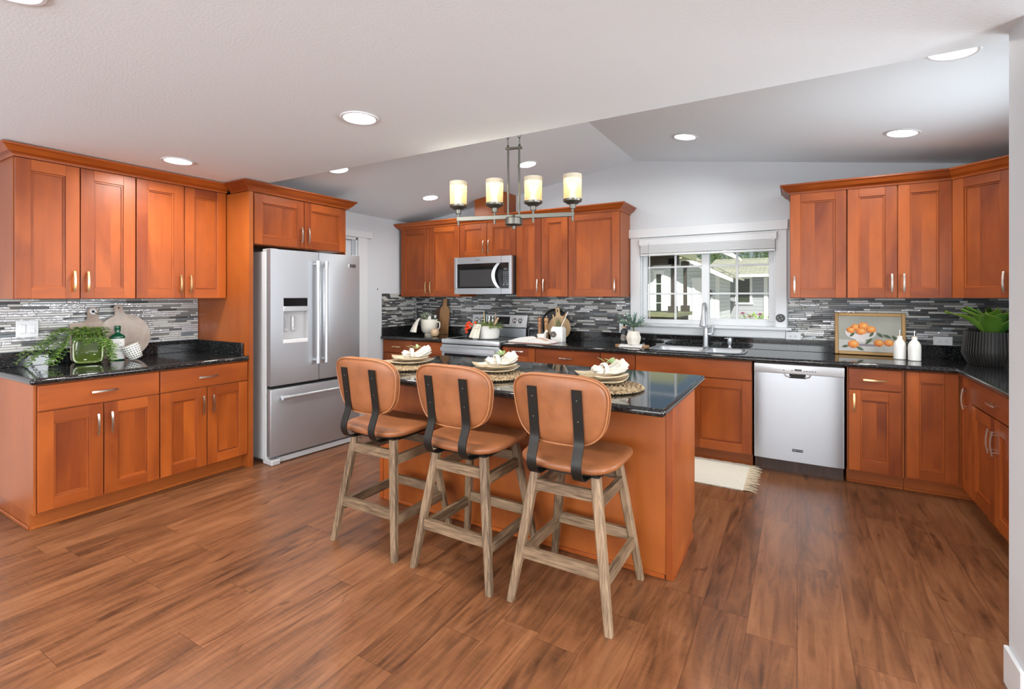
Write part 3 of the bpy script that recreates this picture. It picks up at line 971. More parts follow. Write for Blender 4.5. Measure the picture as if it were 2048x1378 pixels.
def crown_path(b, pts, z0, z1, out, mitre=True):
    """cove crown: bottom bead, sloping face, top lip, swept along a plan polyline (outward to the right of travel)"""
    prof = [(0, z0), (.010, z0), (.013, z0 + .012), (.020, z0 + .018), (out * .55, z1 - .045), (out - .012, z1 - .020), (out, z1 - .012), (out, z1), (0, z1)]
    P = [Vector((p[0], p[1], 0)) for p in pts]
    N = len(P); offs = []
    for i in range(N):
        ds = []
        if i > 0: ds.append((P[i] - P[i - 1]).normalized())
        if i < N - 1: ds.append((P[i + 1] - P[i]).normalized())
        ns = [Vector((d.y, -d.x, 0)) for d in ds]
        if len(ns) == 1:
            offs.append(ns[0])
        else:
            m_ = (ns[0] + ns[1]).normalized()
            offs.append(m_ / max(.3, m_.dot(ns[0])))
    K = len(prof)
    for i in range(N - 1):
        vs = [P[j] + offs[j] * o + Vector((0, 0, z)) for j in (i, i + 1) for o, z in prof]
        fs = [(k, K + k, K + (k + 1) % K, (k + 1) % K) for k in range(K)]
        if i == 0: fs.append(tuple(range(K)))
        if i == N - 2: fs.append(tuple(K + k for k in range(K - 1, -1, -1)))
        d = P[i + 1] - P[i]
        b.add(vs, fs, 0, 0 if abs(d.x) > abs(d.y) else 1, False)


UX = -4.20
wall_cab('pale glowing wall cabinet nearest the camera, above the light switches', .641, (UX, 1.05, 0), pi / 2, 1.382, 2.272, pair(0, .641, 1.384, 2.266, False, M_gold), depth=.42)
wall_cab('wall cabinet on the left run touching the tall refrigerator panel', .654, (UX, 1.693, 0), pi / 2, 1.382, 2.272, pair(0, .654, 1.384, 2.266, False, M_gold), depth=.42)
b = MB(); crown_path(b, [(XLN + .01, 1.05), (UX + .021, 1.05), (UX + .021, 2.345)][::1], 2.268, 2.338, .072)
tag(b.build('crown_molding', M_cherry), 'crown molding above the left wall cabinets', 'crown molding', 'cherry crown moldings')
root = wall_cab('cherry cabinet above the refrigerator with its tall side panel', .975, (-3.893, 2.388, 0), pi / 2, 1.832, 2.268, pair(.012, .963, 1.836, 2.256, False), depth=.72)
b = MB(); b.box(.962, .975, -.0, .70, 1.805, 1.832); b.build('end_skirt', M_cherry, root)
b = MB(); b.box(-.0365, -.0015, -.031, .744, 0, 2.26); b.build('side_panel', M_cherry_panel, root)
b = MB(); crown_path(b, [(-4.105, 2.350), (-3.868, 2.350), (-3.868, 3.365), (-4.40, 3.365)], 2.262, 2.340, .068)
tag(b.build('crown_molding', M_cherry), 'crown molding above the refrigerator cabinet', 'crown molding', 'cherry crown moldings')
UY = 4.67
wall_cab('wall cabinet in the far left corner above the tureen', .924, (-4.362, UY, 0), 0, 1.393, 2.252, pair(0, .924, 1.395, 2.246, False, M_gold))
wall_cab('short wall cabinet above the microwave', .764, (-3.436, UY, 0), 0, 1.846, 2.252, pair(0, .764, 1.850, 2.246, False))
wall_cab('two-door wall cabinet right of the microwave', .62, (-2.670, UY, 0), 0, 1.393, 2.252, pair(0, .62, 1.395, 2.246, False))
wall_cab('single-door wall cabinet left of the sink window', .545, (-2.048, UY, 0), 0, 1.393, 2.252, [('door', 0, .545, 1.395, 2.246, ('v', .505, 1.50))])
b = MB(); crown_path(b, [(-4.362, YB - .01), (-4.362, UY - .021), (-1.503, UY - .021), (-1.503, YB - .01)], 2.240, 2.312, .070)
tag(b.build('crown_molding', M_cherry), 'crown molding above the microwave wall cabinets', 'crown molding', 'cherry crown moldings')
b = MB()
b.prism([(-3.27, 2.30), (-2.87, 2.30), (-2.87, vault(-2.87) - .004), (-3.27, vault(-3.27) - .004)], 4.72, YB - .002, 'y')
tag(b.build('vent_chase', M_maple if False else M_cherry_panel), 'boxed wooden vent chase on top of the cabinets, behind the chandelier', 'vent box')
wall_cab('wall cabinet just right of the sink window', .390, (-.053, UY, 0), 0, 1.385, 2.252, [('door', 0, .390, 1.387, 2.244, ('v', .034, 1.495))])
wall_cab('two-door wall cabinet above the orange painting', .631, (.339, UY, 0), 0, 1.385, 2.252, pair(0, .631, 1.387, 2.244, False))
root = thing('wall_cabinet', 'diagonal corner wall cabinet above the agave', 'cabinet', (.974, UY, 0), 0, 'kitchen wall cabinets')
b = MB(); b.prism([(.003, 0), (.266, -.263), (.594, -.263), (.594, .329), (.003, .329)], 1.385, 2.252, 'z'); b.build('carcass', M_cherry_panel, root)
b = MB(); shaker(b, .006, .364, 1.387, 2.244); o = b.build('door', M_cherry, root, (.003, -.002, 0), (0, 0, -pi / 4)); handle(o, .322, 1.495, True)
b = MB(); crown_path(b, [(-.053, YB - .01), (-.053, UY - .021), (.966, UY - .021), (1.224, UY - .279), (XR - .01, UY - .279)], 2.240, 2.314, .070)
tag(b.build('crown_molding', M_cherry), 'crown molding above the right-hand wall cabinets', 'crown molding', 'cherry crown moldings')

# ------------------------------------------------------------------ refrigerator
root = thing('refrigerator', 'stainless french door refrigerator with ice dispenser', 'refrigerator', (-3.700, 2.897, 0), radians(85.5))
b = MB(); b.box(-.438, .438, .078, .70, .03, 1.775, b=.004)
b.box(-.40, .40, .10, .66, 0, .03)
b.build('cabinet', M_fridge_side, root)
b = MB(); b.box(-.43, .43, .060, .079, .07, 1.77); b.build('gasket', M_dark, root)
b = MB()
for x in (-.40, .40):
    b = MB(); b.box(x - .035, x + .035, .02, .14, 1.776, 1.795, b=.004)
    b.build('hinge_cover', M_grayp, root)
b = MB()
for x in (-.40, .40):
    b = MB(); b.box(x - .038, x + .038, -.01, .13, 0, .045, b=.006)
    b.build('foot', M_grayp, root)
b = MB(); b.box(-.36, .36, .02, .06, .008, .05); b.build('base_grille', M_grayp, root)
# left door with the dispenser opening
DX0, DX1, DZA, DZB = -.335, -.105, 1.00, 1.385
b = MB()
b.box(-.4425, DX0, 0, .06, .655, 1.79, b=0); b.box(DX1, -.0025, 0, .06, .655, 1.79); b.box(DX0, DX1, 0, .06, .655, DZA); b.box(DX0, DX1, 0, .06, DZB, 1.79)
dl = b.build('door', M_steel_v, root)
b = MB(); b.box(.0025, .4425, 0, .06, .655, 1.79, b=.006, seg=2); dr = b.build('door', M_steel_v, root)
b = MB(); b.box(-.4425, .4425, 0, .06, .068, .628, b=.006, seg=2); fz = b.build('freezer_drawer', M_steel_v, root)
b = MB(); b.box(DX0, DX1, .056, .076, DZA, DZB); b.box(DX0, DX0 + .004, .0, .06, DZA, DZB); b.box(DX1 - .004, DX1, .0, .06, DZA, DZB); b.box(DX0, DX1, .01, .06, DZA, DZA + .03)
disp = b.build('dispenser', M_grayp, dl)
b = MB(); b.box(DX0 + .004, DX1 - .004, .003, .02, 1.315, DZB - .003); b.build('dispenser_screen', M_black, dl)
b = MB(); b.box(DX0 + .004, DX1 - .004, -.001, .02, 1.270, 1.312, b=.003); b.build('dispenser_trim', M_steel_l, dl)
b = MB(); b.box(DX0 + .002, DX1 - .002, -.004, .05, DZA, DZA + .032, b=.004); b.build('dispenser_tray', plain('pale_gray_plastic', (.62, .62, .63), rough=.4), dl)
b = MB()
for x in (-.290, -.220):
    b = MB(); b.box(x - .018, x + .018, .032, .055, 1.10, 1.235, b=.005, m=0); b.box(x - .010, x + .010, .028, .034, 1.13, 1.22, b=.003, m=1)
    b.build('dispenser_lever', [M_grayp, M_steel], dl)


def bar_handle(parent, p0, p1, off, r=.0140):
    b = MB()
    p0 = Vector(p0); p1 = Vector(p1); d = (p1 - p0).normalized(); o = Vector((0, -off, 0))
    b.tube([p0 + o, p1 + o], r, n=14)
    for p in (p0, p1):
        s = d if p is p0 else -d
        b.tube([p + o - s * .012, p + o + s * .045], r * 1.28, n=14)
        b.tube([p + s * .016, p + s * .016 + o], r * .95, n=10)
    return b.build('handle', M_steel_l, parent)


bar_handle(dl, (-.040, 0, .82), (-.040, 0, 1.70), .055)
bar_handle(dr, (.040, 0, .82), (.040, 0, 1.70), .055)
bar_handle(fz, (-.36, 0, .555), (.36, 0, .555), .055)
b = MB(); b.box(.315, .395, -.005, 0, 1.672, 1.706, b=.003, m=0); b.box(.322, .391, -.0065, -.004, 1.676, 1.702, m=1)
bd = b.build('badge', [M_chrome, M_dark], dr)
text('MAYTAG', .0155, M_chrome, dr, (.3565, -.0068, 1.689), FRONT)

# ------------------------------------------------------------------ dishwasher
root = thing('dishwasher', 'stainless dishwasher between the sink cabinet and a narrow cabinet', 'dishwasher', (.002, 4.385, 0))
b = MB(); b.box(-.300, .300, .03, .55, .10, .868); b.box(-.300, .300, .075, .5, 0, .1); b.build('body', M_walnut, root)
b = MB()


def dwpanel(u, v):
    x = -.297 + .594 * u; z = .113 + .680 * v
    return (x, .0 - .010 * (1 - (2 * u - 1) ** 8), z)


b.box(-.300, .300, .0, .04, .113, .793)
b.grid(dwpanel, 40, 2)
b.build('door', M_steel_l, root)
b = MB(); b.box(-.302, .302, -.016, .05, .794, .866, b=.006, seg=2); b.box(-.270, .262, -.0175, -.01, .848, .853)
cp = b.build('control_panel', plain('silver_plastic', (.55, .555, .565), rough=.35, metal=.4), root)
b = MB(); b.box(-.020, .028, -.0172, -.012, .819, .835); b.build('display', M_display, cp)
b = MB()
for x in (-.093, -.036, .045, .063, .081, .099, .117):
    b.ball((x, -.0165, .822), (.0065, .002, .0035), nu=10, nv=6)
b.build('button', M_ink, cp)
b = MB()
b.box(-.055, .055, -.012, .004, .762, .7935, m=1)
for s in (-1, 1):
    b.tube([(s * .088, -.013, .793), (s * .078, -.014, .777), (s * .060, -.014, .771), (s * .045, -.014, .776)], [.005, .006, .006, .004], n=8, m=0)
b.build('pocket_handle', [M_chrome, M_dark], root)
b = MB(); b.box(-.036, .036, -.0122, -.009, .192, .212, b=.001); b.build('badge', M_dark, root)
text('MAYTAG', .0165, M_steel_l, root, (0, -.0126, .202), FRONT)

# ------------------------------------------------------------------ range
root = thing('range', 'stainless electric range with black glass cooktop under the microwave', 'oven', (-3.070, 4.36, 0))
b = MB(); b.box(-.376, .376, .0, .615, .02, .885); b.box(-.36, .36, .03, .6, 0, .02); b.build('body', M_blackm, root)
b = MB(); b.box(-.381, .381, -.030, .03, .872, .922, b=.006, seg=2); b.box(-.381, -.366, .03, .575, .885, .922, b=.002); b.box(.366, .381, .03, .575, .885, .922, b=.002); b.build('cooktop_trim', M_steel_l, root)
b = MB(); b.box(-.366, .366, .028, .575, .895, .919); b.build('cooktop', M_black, root)
b = MB(); b.box(-.378, .378, -.035, 0, .20, .862, b=.004); od = b.build('oven_door', M_steel_l, root)
b = MB(); b.box(-.335, .335, -.0365, -.034, .34, .765); b.build('oven_window', M_black, od)
b = MB()
pts = [(-.355 + .71 * i / 12, -.075 - .018 * (1 - (i / 6 - 1) ** 2), .815) for i in range(13)]
b.sweep(pts, (0, 0, 1), .040, .018)
for x in (-.34, .34):
    b.box(x - .012, x + .012, -.076, -.033, .800, .830)
b.build('handle', M_steel_l, od)
b = MB(); b.box(-.378, .378, -.03, 0, .03, .19, b=.004); b.build('warming_drawer', M_steel_l, root)
b = MB(); b.box(-.372, .372, .575, .620, .90, 1.02); b.box(-.372, .372, .592, .622, 1.02, 1.185); bg = b.build('backguard_body', M_blackm, root)
b = MB(); b.box(-.372, .372, .568, .578, .922, 1.025); b.build('lower_vent_panel', M_steel, root)
Tg = Matrix.Translation((0, .555, 1.035)) @ Matrix.Rotation(radians(-12), 4, 'X')
b = MB(); b.box(-.381, .381, 0, .03, 0, .150, b=.004, T=Tg); pg = b.build('control_panel', M_steel_l, root)
b = MB(); b.box(-.13, .155, -.002, .01, .035, .125, T=Tg); b.build('display', M_black, pg)
b = MB()
for x in (-.315, -.235, .222, .300):
    b = MB()
    b.lathe([(.030, 0), (.030, .012), (.024, .022), (.022, .024), (0, .024)], T=Tg @ Matrix.Translation((x, 0, .08)) @ Matrix.Rotation(pi / 2, 4, 'X'), n=20)
    b.box(x - .004, x + .004, -.030, -.022, .056, .104, T=Tg, b=.001)
    b.build('knob', M_chrome, pg)

# ------------------------------------------------------------------ microwave
root = thing('microwave', 'stainless over-the-range microwave with curved handle', 'microwave', (-3.054, 4.57, 1.423))
b = MB(); b.box(-.379, .379, .02, .425, .008, .418, m=0); b.build('body', M_blackm, root)
b = MB()
b.box(-.383, .265, -.022, .022, .062, .066); b.box(-.383, -.345, -.022, .02, 0, .42, b=.002); b.box(-.345, .253, -.022, .02, .345, .42, g=0); b.box(-.345, .253, -.022, .02, 0, .062, g=0)
md = b.build('door', M_steel, root)
b = MB(); b.box(-.345, .253, -.020, .018, .062, .345); b.build('window', M_black, md)
b = MB(); b.box(-.305, .185, -.0208, -.019, .085, .275); b.build('window_mesh', plain('dark_mesh', (.035, .035, .037), rough=.3), md)
b = MB(); b.box(.255, .383, -.022, .02, 0, .42, b=.002); cpn = b.build('control_panel', M_steel, root)
b = MB(); b.box(.2555, .352, -.0235, -.02, .062, .345); b.build('keypad', M_black, cpn)
b = MB(); b.box(.290, .335, -.0245, -.023, .262, .285); b.build('display', M_display, cpn)
b = MB()
for rr_ in range(7):
    for c in range(3):
        x = .291 + c * .021; z = .240 - rr_ * .019
        b.box(x - .004, x + .004, -.0244, -.023, z - .003, z + .003)
for x in (.291, .333):
    b.box(x - .006, x + .006, -.0244, -.023, .098, .110)
b.build('button', M_grayp, cpn)
b = MB()
b.sweep([(.228 - .052 * (1 - (i / 7 - 1) ** 2), -.030 - .032 * (1 - (i / 7 - 1) ** 2), .068 + .272 * i / 14) for i in range(15)], (1, .35, 0), .036, .009)
b.build('handle', M_steel_l, md)
text('Whirlpool', .017, M_ink, md, (-.06, -.0226, .384), FRONT)
b = MB(); b.tube([(-.06 + .034 * cos(t / 16 * 2 * pi), -.0224, .384 + .0085 * sin(t / 16 * 2 * pi)) for t in range(16)], .0006, n=4, loop=True); b.build('logo_ring', M_ink, md)

# ------------------------------------------------------------------ sink, faucet, soap pump
root = thing('kitchen_sink', 'stainless double bowl drop-in sink under the window', 'sink', ((SX0 + SX1) / 2, (SY0 + SY1) / 2, .914))
b = MB()
hx, hy = (SX1 - SX0) / 2, (SY1 - SY0) / 2


def bowl(x0, x1, y0, y1, dep, n=44):
    rows = []
    for (k, z) in ((1.0, .003), (.985, -.004), (.95, -.02), (.90, -dep + .03), (.84, -dep + .006), (.70, -dep), (.12, -dep - .004)):
        cx_, cy_ = (x0 + x1) / 2, (y0 + y1) / 2
        row = []
        for i in range(n):
            a = 2 * pi * i / n
            c_, s_ = cos(a), sin(a)
            e = .35
            row.append((cx_ + (x1 - x0) / 2 * k * abs(c_) ** e * (1 if c_ > 0 else -1), cy_ + (y1 - y0) / 2 * k * abs(s_) ** e * (1 if s_ > 0 else -1), z))
        rows.append(row)
    vs = [p for r in rows for p in r]
    fs = [(j * n + i, j * n + (i + 1) % n, (j + 1) * n + (i + 1) % n, (j + 1) * n + i) for j in range(len(rows) - 1) for i in range(n)]
    fs.append(tuple((len(rows) - 1) * n + i for i in range(n)))
    b.add(vs, fs, 0, 0, True)


bowl(-hx + .006, .055, -hy + .008, hy - .008, .17); bowl(.085, hx - .006, -hy + .008, hy - .008, .15)
b.build('bowl', M_steel_l, root)
b = MB()
rim = []
for i in range(48):
    a = 2 * pi * i / 48; c_, s_ = cos(a), sin(a)
    rim.append(((hx + .012) * abs(c_) ** .3 * (1 if c_ > 0 else -1), (hy + .012) * abs(s_) ** .3 * (1 if s_ > 0 else -1), .0046))
b.tube(rim, .012, n=8, loop=True, flat=(1, .30))
b.box(.052, .088, -hy + .012, hy - .012, -.012, .003, b=.004, seg=2)
b.build('rim', M_steel_l, root)
root = thing('faucet', 'tall brushed nickel pull-down faucet in front of the window', 'faucet', (-.750, 4.930, .9145))
b = MB(); b.lathe([(.030, 0), (.030, .006), (.024, .012), (.0225, .10), (.021, .165), (.0185, .18), (0, .18)], n=22); b.build('base', M_nickel if False else M_steel_l, root)
b = MB()
arc = [(0, 0, .17), (0, 0, .24), (0, -.001, .30)] + [(0, -.072 + .072 * cos(t * pi / 12 * 1.05), .335 + .078 * sin(t * pi / 12 * 1.05)) for t in range(0, 13)]
b.tube(arc, .0145, n=14)
b.build('spout', M_steel_l, root)
b = MB(); b.tube([(0, -.145, .335), (0, -.150, .30), (0, -.158, .235), (0, -.163, .205)], [.0155, .019, .027, .031], n=18); b.build('spray_head', M_steel_l, root)
b = MB(); b.tube([(.018, 0, .125), (.050, 0, .125)], .017, n=14); b.tube([(.048, 0, .125), (.058, -.002, .145), (.062, -.004, .215)], [.014, .012, .010], n=12); b.build('lever', M_steel_l, root)
root = thing('soap_dispenser', 'small nickel soap pump right of the faucet', 'soap dispenser', (-.541, 4.925, .9145))
b = MB(); b.lathe([(.024, 0), (.024, .005), (.014, .012), (.012, .03), (.019, .04), (.021, .085), (.017, .098), (0, .10)], n=18); b.build('pump', M_steel_l, root)
b = MB(); b.tube([(0, 0, .09), (-.02, -.006, .094), (-.046, -.012, .090)], [.007, .006, .004], n=8); b.build('nozzle', M_steel_l, root)

# ------------------------------------------------------------------ recessed ceiling lights
def can(x, y, label, flat, P=7.5):
    if flat:
        T = Matrix.Translation((x, y, ZC)); z = ZC; n = Vector((0, 0, -1))
    else:
        sg = 1 if x < RIDX else -1
        T = Matrix.Translation((x, y, vault(x))) @ Matrix.Rotation(-sg * atan2(KS, 1), 4, 'Y')
        n = (T.to_3x3() @ Vector((0, 0, -1)))
    root = thing('recessed_light', label, 'ceiling light', T.translation, 0, 'recessed ceiling lights')
    Rm = T.to_3x3().to_4x4()
    b = MB(); b.lathe([(.078, -.0015), (.084, -.0075), (.094, -.0075), (.100, -.001), (.090, -.0005)], n=36, T=Rm, close=True); b.build('trim_ring', M_white, root)
    b = MB(); b.lathe([(0, -.0035), (.079, -.0035), (.079, -.001)], n=36, T=Rm); b.build('lens', M_canlens, root)
    q = lamp('downlight', 'AREA', (0, 0, 0), (0, 0, 0), P, (1, .965, .91), shape='DISK', size=.15)
    q.parent = root
    q.location = n * .012
    q.rotation_euler = Rm.to_euler()
    q.data.spread = radians(165)
    return root


can(-2.00, 1.82, 'large recessed light in the flat ceiling above the bar stools', True, 26)
can(-3.73, 1.76, 'recessed light in the flat ceiling in front of the left wall cabinets', True, 20)
can(-2.08, .50, 'recessed light at the top left edge of the picture', True, 16)
can(-3.45, 2.90, 'recessed light half hidden by the ceiling edge above the refrigerator', False)
can(-3.52, 4.22, 'recessed light in the vault above the far left cabinets', False)
can(-2.26, 4.16, 'recessed light in the vault right behind the chandelier rods', False)
can(-.79, 4.15, 'recessed light in the vault above the sink window', False)
can(.61, 4.15, 'recessed light in the vault above the right wall cabinets', False)
can(.60, 2.88, 'recessed light half hidden by the ceiling edge at the upper right', False)
for x, y in ((.1, .4), (-3.6, -.6), (-1.8, -1.2), (1.6, -.8)):
    can(x, y, 'recessed light in the flat ceiling behind the camera', True, 20)

# ------------------------------------------------------------------ chandelier
def shadeglass():
    m, t, n, l, b_ = nt('amber_shade_glass')
    n.remove(b_)
    tr = n.new('ShaderNodeBsdfTransparent'); tr.inputs[0].default_value = (1.0, .90, .68, 1)
    df = n.new('ShaderNodeBsdfTranslucent'); df.inputs[0].default_value = (1.0, .86, .62, 1)
    dd = n.new('ShaderNodeBsdfDiffuse'); dd.inputs[0].default_value = (.66, .58, .42, 1)
    gl = n.new('ShaderNodeBsdfGlossy'); gl.inputs['Roughness'].default_value = .15
    m1 = n.new('ShaderNodeMixShader'); m1.inputs[0].default_value = .60
    l.new(df.outputs[0], m1.inputs[1]); l.new(dd.outputs[0], m1.inputs[2])
    m2 = n.new('ShaderNodeMixShader'); m2.inputs[0].default_value = .52
    l.new(tr.outputs[0], m2.inputs[1]); l.new(m1.outputs[0], m2.inputs[2])
    m3 = n.new('ShaderNodeMixShader'); m3.inputs[0].default_value = .06
    l.new(m2.outputs[0], m3.inputs[1]); l.new(gl.outputs[0], m3.inputs[2])
    l.new(m3.outputs[0], n['Material Output'].inputs[0])
    return m


M_shade = shadeglass()
M_band = plain('shade_band_tan', (.50, .45, .34), rough=.6)
M_bulb = emis('warm_bulb', (1, .90, .70), 6)
root = thing('chandelier', 'four-light linear chandelier with amber glass shades above the island', 'chandelier', (-1.557, 2.683, 1.905), radians(15.5))
b = MB(); b.box(-.385, .385, -.008, .008, -.014, .014, g=0, b=.002); b.build('crossbar', M_pewter, root)
b = MB(); b.lathe([(.012, -.078), (.012, -.060), (.048, -.056), (.055, -.050), (.055, -.012), (.050, -.006), (.016, 0), (.012, .012), (0, .012)], n=26); b.build('hub', M_pewter, root)
zt = vault(-1.557) - 1.905
for s in (-1, 1):
    b = MB(); b.tube([(s * .036, 0, -.01), (s * .036, 0, .432)], .0065, n=10); b.build('stem', M_pewter, root)
b = MB(); b.box(-.054, .054, -.012, .012, .430, .442, b=.002); b.build('yoke', M_pewter, root)
for s in (-1, 1):
    b = MB()
    b.lathe([(.009, .442), (.007, .455), (.004, .462), (0, .462)], c=(s * .038, 0, 0), n=12)
    z = .452
    k = 0
    while z < zt - .03:
        pts = []
        for i in range(14):
            a = 2 * pi * i / 14
            u_, v_ = .010 * cos(a), .026 * sin(a)
            pts.append((s * .038 + (u_ if k % 2 else 0), (0 if k % 2 else u_), z + .026 + v_))
        b.tube(pts, .0019, n=6, loop=True)
        z += .044; k += 1
    b.build('chain', M_pewter, root)
b = MB(); b.lathe([(.065, zt - .003), (.065, zt - .020), (.05, zt - .028), (.0, zt - .030)], n=26); b.build('canopy', M_pewter, root)
for k, x in enumerate((-.375, -.127, .127, .375)):
    b = MB(); b.tube([(x, 0, -.042), (x, 0, .045)], .0075, n=10); b.build('arm_post', M_pewter, root)
    b = MB(); b.lathe([(.019, .035), (.020, .060), (.034, .064), (.040, .070), (.056, .078), (.059, .086), (.059, .092), (.0, .092)], c=(x, 0, 0), n=26); b.build('shade_cup', M_pewter, root)
    b = MB(); b.lathe([(.054, .093), (.055, .10), (.0565, .243), (.0535, .243), (.052, .10)], c=(x, 0, 0), n=32, close=True); sh = b.build('lamp_shade', M_shade, root)
    b = MB(); b.lathe([(.0572, .217), (.0574, .2435), (.0524, .2435), (.0522, .217)], c=(x, 0, 0), n=32, close=True); b.build('shade_band', M_band, sh)
    b = MB(); b.ball((x, 0, .168), .027, nu=16, nv=10); b.lathe([(.013, .092), (.013, .15), (0, .15)], c=(x, 0, 0), n=12); b.build('bulb', M_bulb, sh)
    q = lamp('bulb_light', 'POINT', (x, 0, .214), (0, 0, 0), .75, (1, .94, .84), shadow_soft_size=.028); q.parent = root

# ------------------------------------------------------------------ bar stools
def make_stool():
    root = thing('bar_stool', '', 'bar stool', (0, 0, 0), 0, 'tan leather bar stools at the island')
    b = MB()

    def seatf(u, v):
        a = u * 2 * pi; t = (v - .5) * pi
        pw = lambda x, e: (abs(x) ** e) * (1 if x >= 0 else -1)
        r = pw(cos(t), .35)
        x = .236 * r * pw(cos(a), .50); y = .218 * r * pw(sin(a), .50)
        z = .650 + .029 * pw(sin(t), .8) + .012 * (abs(x) / .236) ** 2 - .006
        if y > .15: z -= .012 * ((y - .15) / .065) ** 2
        return (x, y, z)
    b.grid(seatf, 40, 14, cu=True)
    b.build('seat', M_leather, root)
    b = MB()

    def bw(z):       # half width of the back at height t 0..1
        return .186 + .056 * (z ** .7)

    def backf(u, v):
        a = u * 2 * pi; t = (v - .5) * pi
        pw = lambda x, e: (abs(x) ** e) * (1 if x >= 0 else -1)
        r = pw(cos(t), .45)
        px_, pz = r * pw(cos(a), .55), r * pw(sin(a), .62)
        h = (pz + 1) / 2
        x = px_ * bw(h)
        y = -.210 - .045 * h + .030 * pw(sin(t), .7) + .035 * (x / .22) ** 2
        return (x, y, .752 + .307 * h)
    b.grid(backf, 48, 14, cu=True)
    bk = b.build('backrest', M_leather, root)
    b = MB()
    for sg in (-1, 1):
        pts = []
        for i in range(48):
            a = 2 * pi * i / 48
            pw = lambda x, e: (abs(x) ** e) * (1 if x >= 0 else -1)
            h = (pw(sin(a), .62) + 1) / 2
            x = pw(cos(a), .55) * bw(h)
            pts.append((x * 1.0, -.210 - .045 * h + sg * .014 + .035 * (x / .22) ** 2, .752 + .307 * h))
        b.tube(pts, .0042, n=6, loop=True)
    b.build('welt', M_leather_e, bk)
    for s in (-1, 1):
        b = MB()
        x = s * .106
        ctrl = [(-.274, 1.005), (-.267, .96), (-.255, .88), (-.244, .80), (-.246, .765), (-.262, .725), (-.274, .690), (-.272, .655), (-.252, .624), (-.222, .611), (-.17, .609), (-.10, .610)]
        pts = [Vector((x, y, z)) for y, z in ctrl]
        fine = []
        for i in range(len(pts) - 1):
            p0, p1, p2, p3 = pts[max(i - 1, 0)], pts[i], pts[i + 1], pts[min(i + 2, len(pts) - 1)]
            for q in range(4):
                t = q / 4
                fine.append(.5 * ((2 * p1) + (p2 - p0) * t + (2 * p0 - 5 * p1 + 4 * p2 - p3) * t * t + (3 * p1 - p0 - 3 * p2 + p3) * t ** 3))
        fine.append(pts[-1])
        b.sweep(fine, (1, 0, 0), .046, .005)
        st = b.build('back_strap', M_strap, root)
        b = MB()
        for y, z in ((-.2675, .960), (-.2540, .868)):
            b.ball((x, y - .0030, z), (.0034, .0016, .0034), nu=10, nv=6)
        b.build('screw', M_pewter, st)
    tops = {}
    for sx in (-1, 1):
        for sy in (-1, 1):
            b = MB()
            p0 = Vector((sx * .235, sy * .235, 0)); p1 = Vector((sx * .146, sy * .148, .610))
            t0, t1 = .0165, .0210
            vs = []
            for p, t in ((p0, t0), (p0.lerp(p1, .5), .0205), (p1, t1)):
                c = t * .35
                for ax, ay in ((-t + c, -t), (t - c, -t), (t, -t + c), (t, t - c), (t - c, t), (-t + c, t), (-t, t - c), (-t, -t + c)):
                    vs.append((p.x + ax, p.y + ay, p.z))
            fs = [tuple(range(7, -1, -1)), tuple(range(16, 24))]
            for j in range(2):
                fs += [(j * 8 + i, j * 8 + (i + 1) % 8, j * 8 + 8 + (i + 1) % 8, j * 8 + 8 + i) for i in range(8)]
            b.add(vs, fs, 0, 2)
            b.build('leg', M_oak, root)

    def at(sx, sy, z):
        k = z / .600
        return Vector((sx * (.235 - .087 * k), sy * (.235 - .085 * k), z))
    for z, hgt in ((.530, .050), (.225, .052)):
        for (a, c) in (((-1, -1), (1, -1)), ((-1, 1), (1, 1)), ((-1, -1), (-1, 1)), ((1, -1), (1, 1))):
            zz = z + (.0 if a[1] == c[1] else -.03)
            p, q = at(*a, zz), at(*c, zz)
            d = (q - p).normalized(); sd = Vector((-d.y, d.x, 0)) * .011; up = Vector((0, 0, hgt / 2))
            b = MB()
            vs = [e + s_ * sd + u_ * up for e in (p, q) for s_, u_ in ((-1, -1), (1, -1), (1, 1), (-1, 1))]
            b.add(vs, [(0, 3, 2, 1), (4, 5, 6, 7), (0, 1, 5, 4), (1, 2, 6, 5), (2, 3, 7, 6), (3, 0, 4, 7)], 0, 0 if abs(d.x) > abs(d.y) else 1)
            b.build('stretcher', M_oak, root)
    b = MB(); b.box(-.165, .165, -.165, .165, .604, .620); b.build('seat_base', M_strap, root)
    return root


stool = make_stool()
for i, (x, y, rz, lab) in enumerate(((-2.068, 2.140, 0.0, 'tan leather bar stool nearest the refrigerator'), (-1.478, 2.155, -.01, 'middle one of the three tan leather bar stools'),
                                     (-.905, 2.172, .0, 'tan leather bar stool at the right end of the island'))):
    o = stool if i == 0 else copy_tree(stool)
    o.location = (x, y, 0); o.rotation_euler = (0, 0, rz); o['label'] = lab

#--PART2--
ZT = .9148     # top of the counters
# ------------------------------------------------------------------ blind, outlets, small wall things
root = thing('window_blind', 'white slatted blind pulled up at the top of the sink window', 'blind', (-.776, 4.972, 0))
b = MB(); b.box(-.620, .620, -.022, .018, 1.912, 1.985, g=0, b=.004); b.box(-.622, .622, -.026, .0, 1.972, 1.984, g=0, b=.002); b.build('headrail', M_white, root)
for i in range(12):
    b = MB(); z = 1.832 + i * .0068
    b.box(-.606, .606, -.020, .024, z, z + .0056, g=0, b=.0012)
    b.build('slat', M_white, root)
b = MB(); b.box(-.606, .606, -.021, .025, 1.806, 1.826, g=0, b=.003); b.build('bottom_rail', M_white, root)
b = MB(); b.tube([(-.508, -.030, 1.93), (-.508, -.031, 1.175)], .0045, n=8); b.build('tilt_wand', M_white, root)


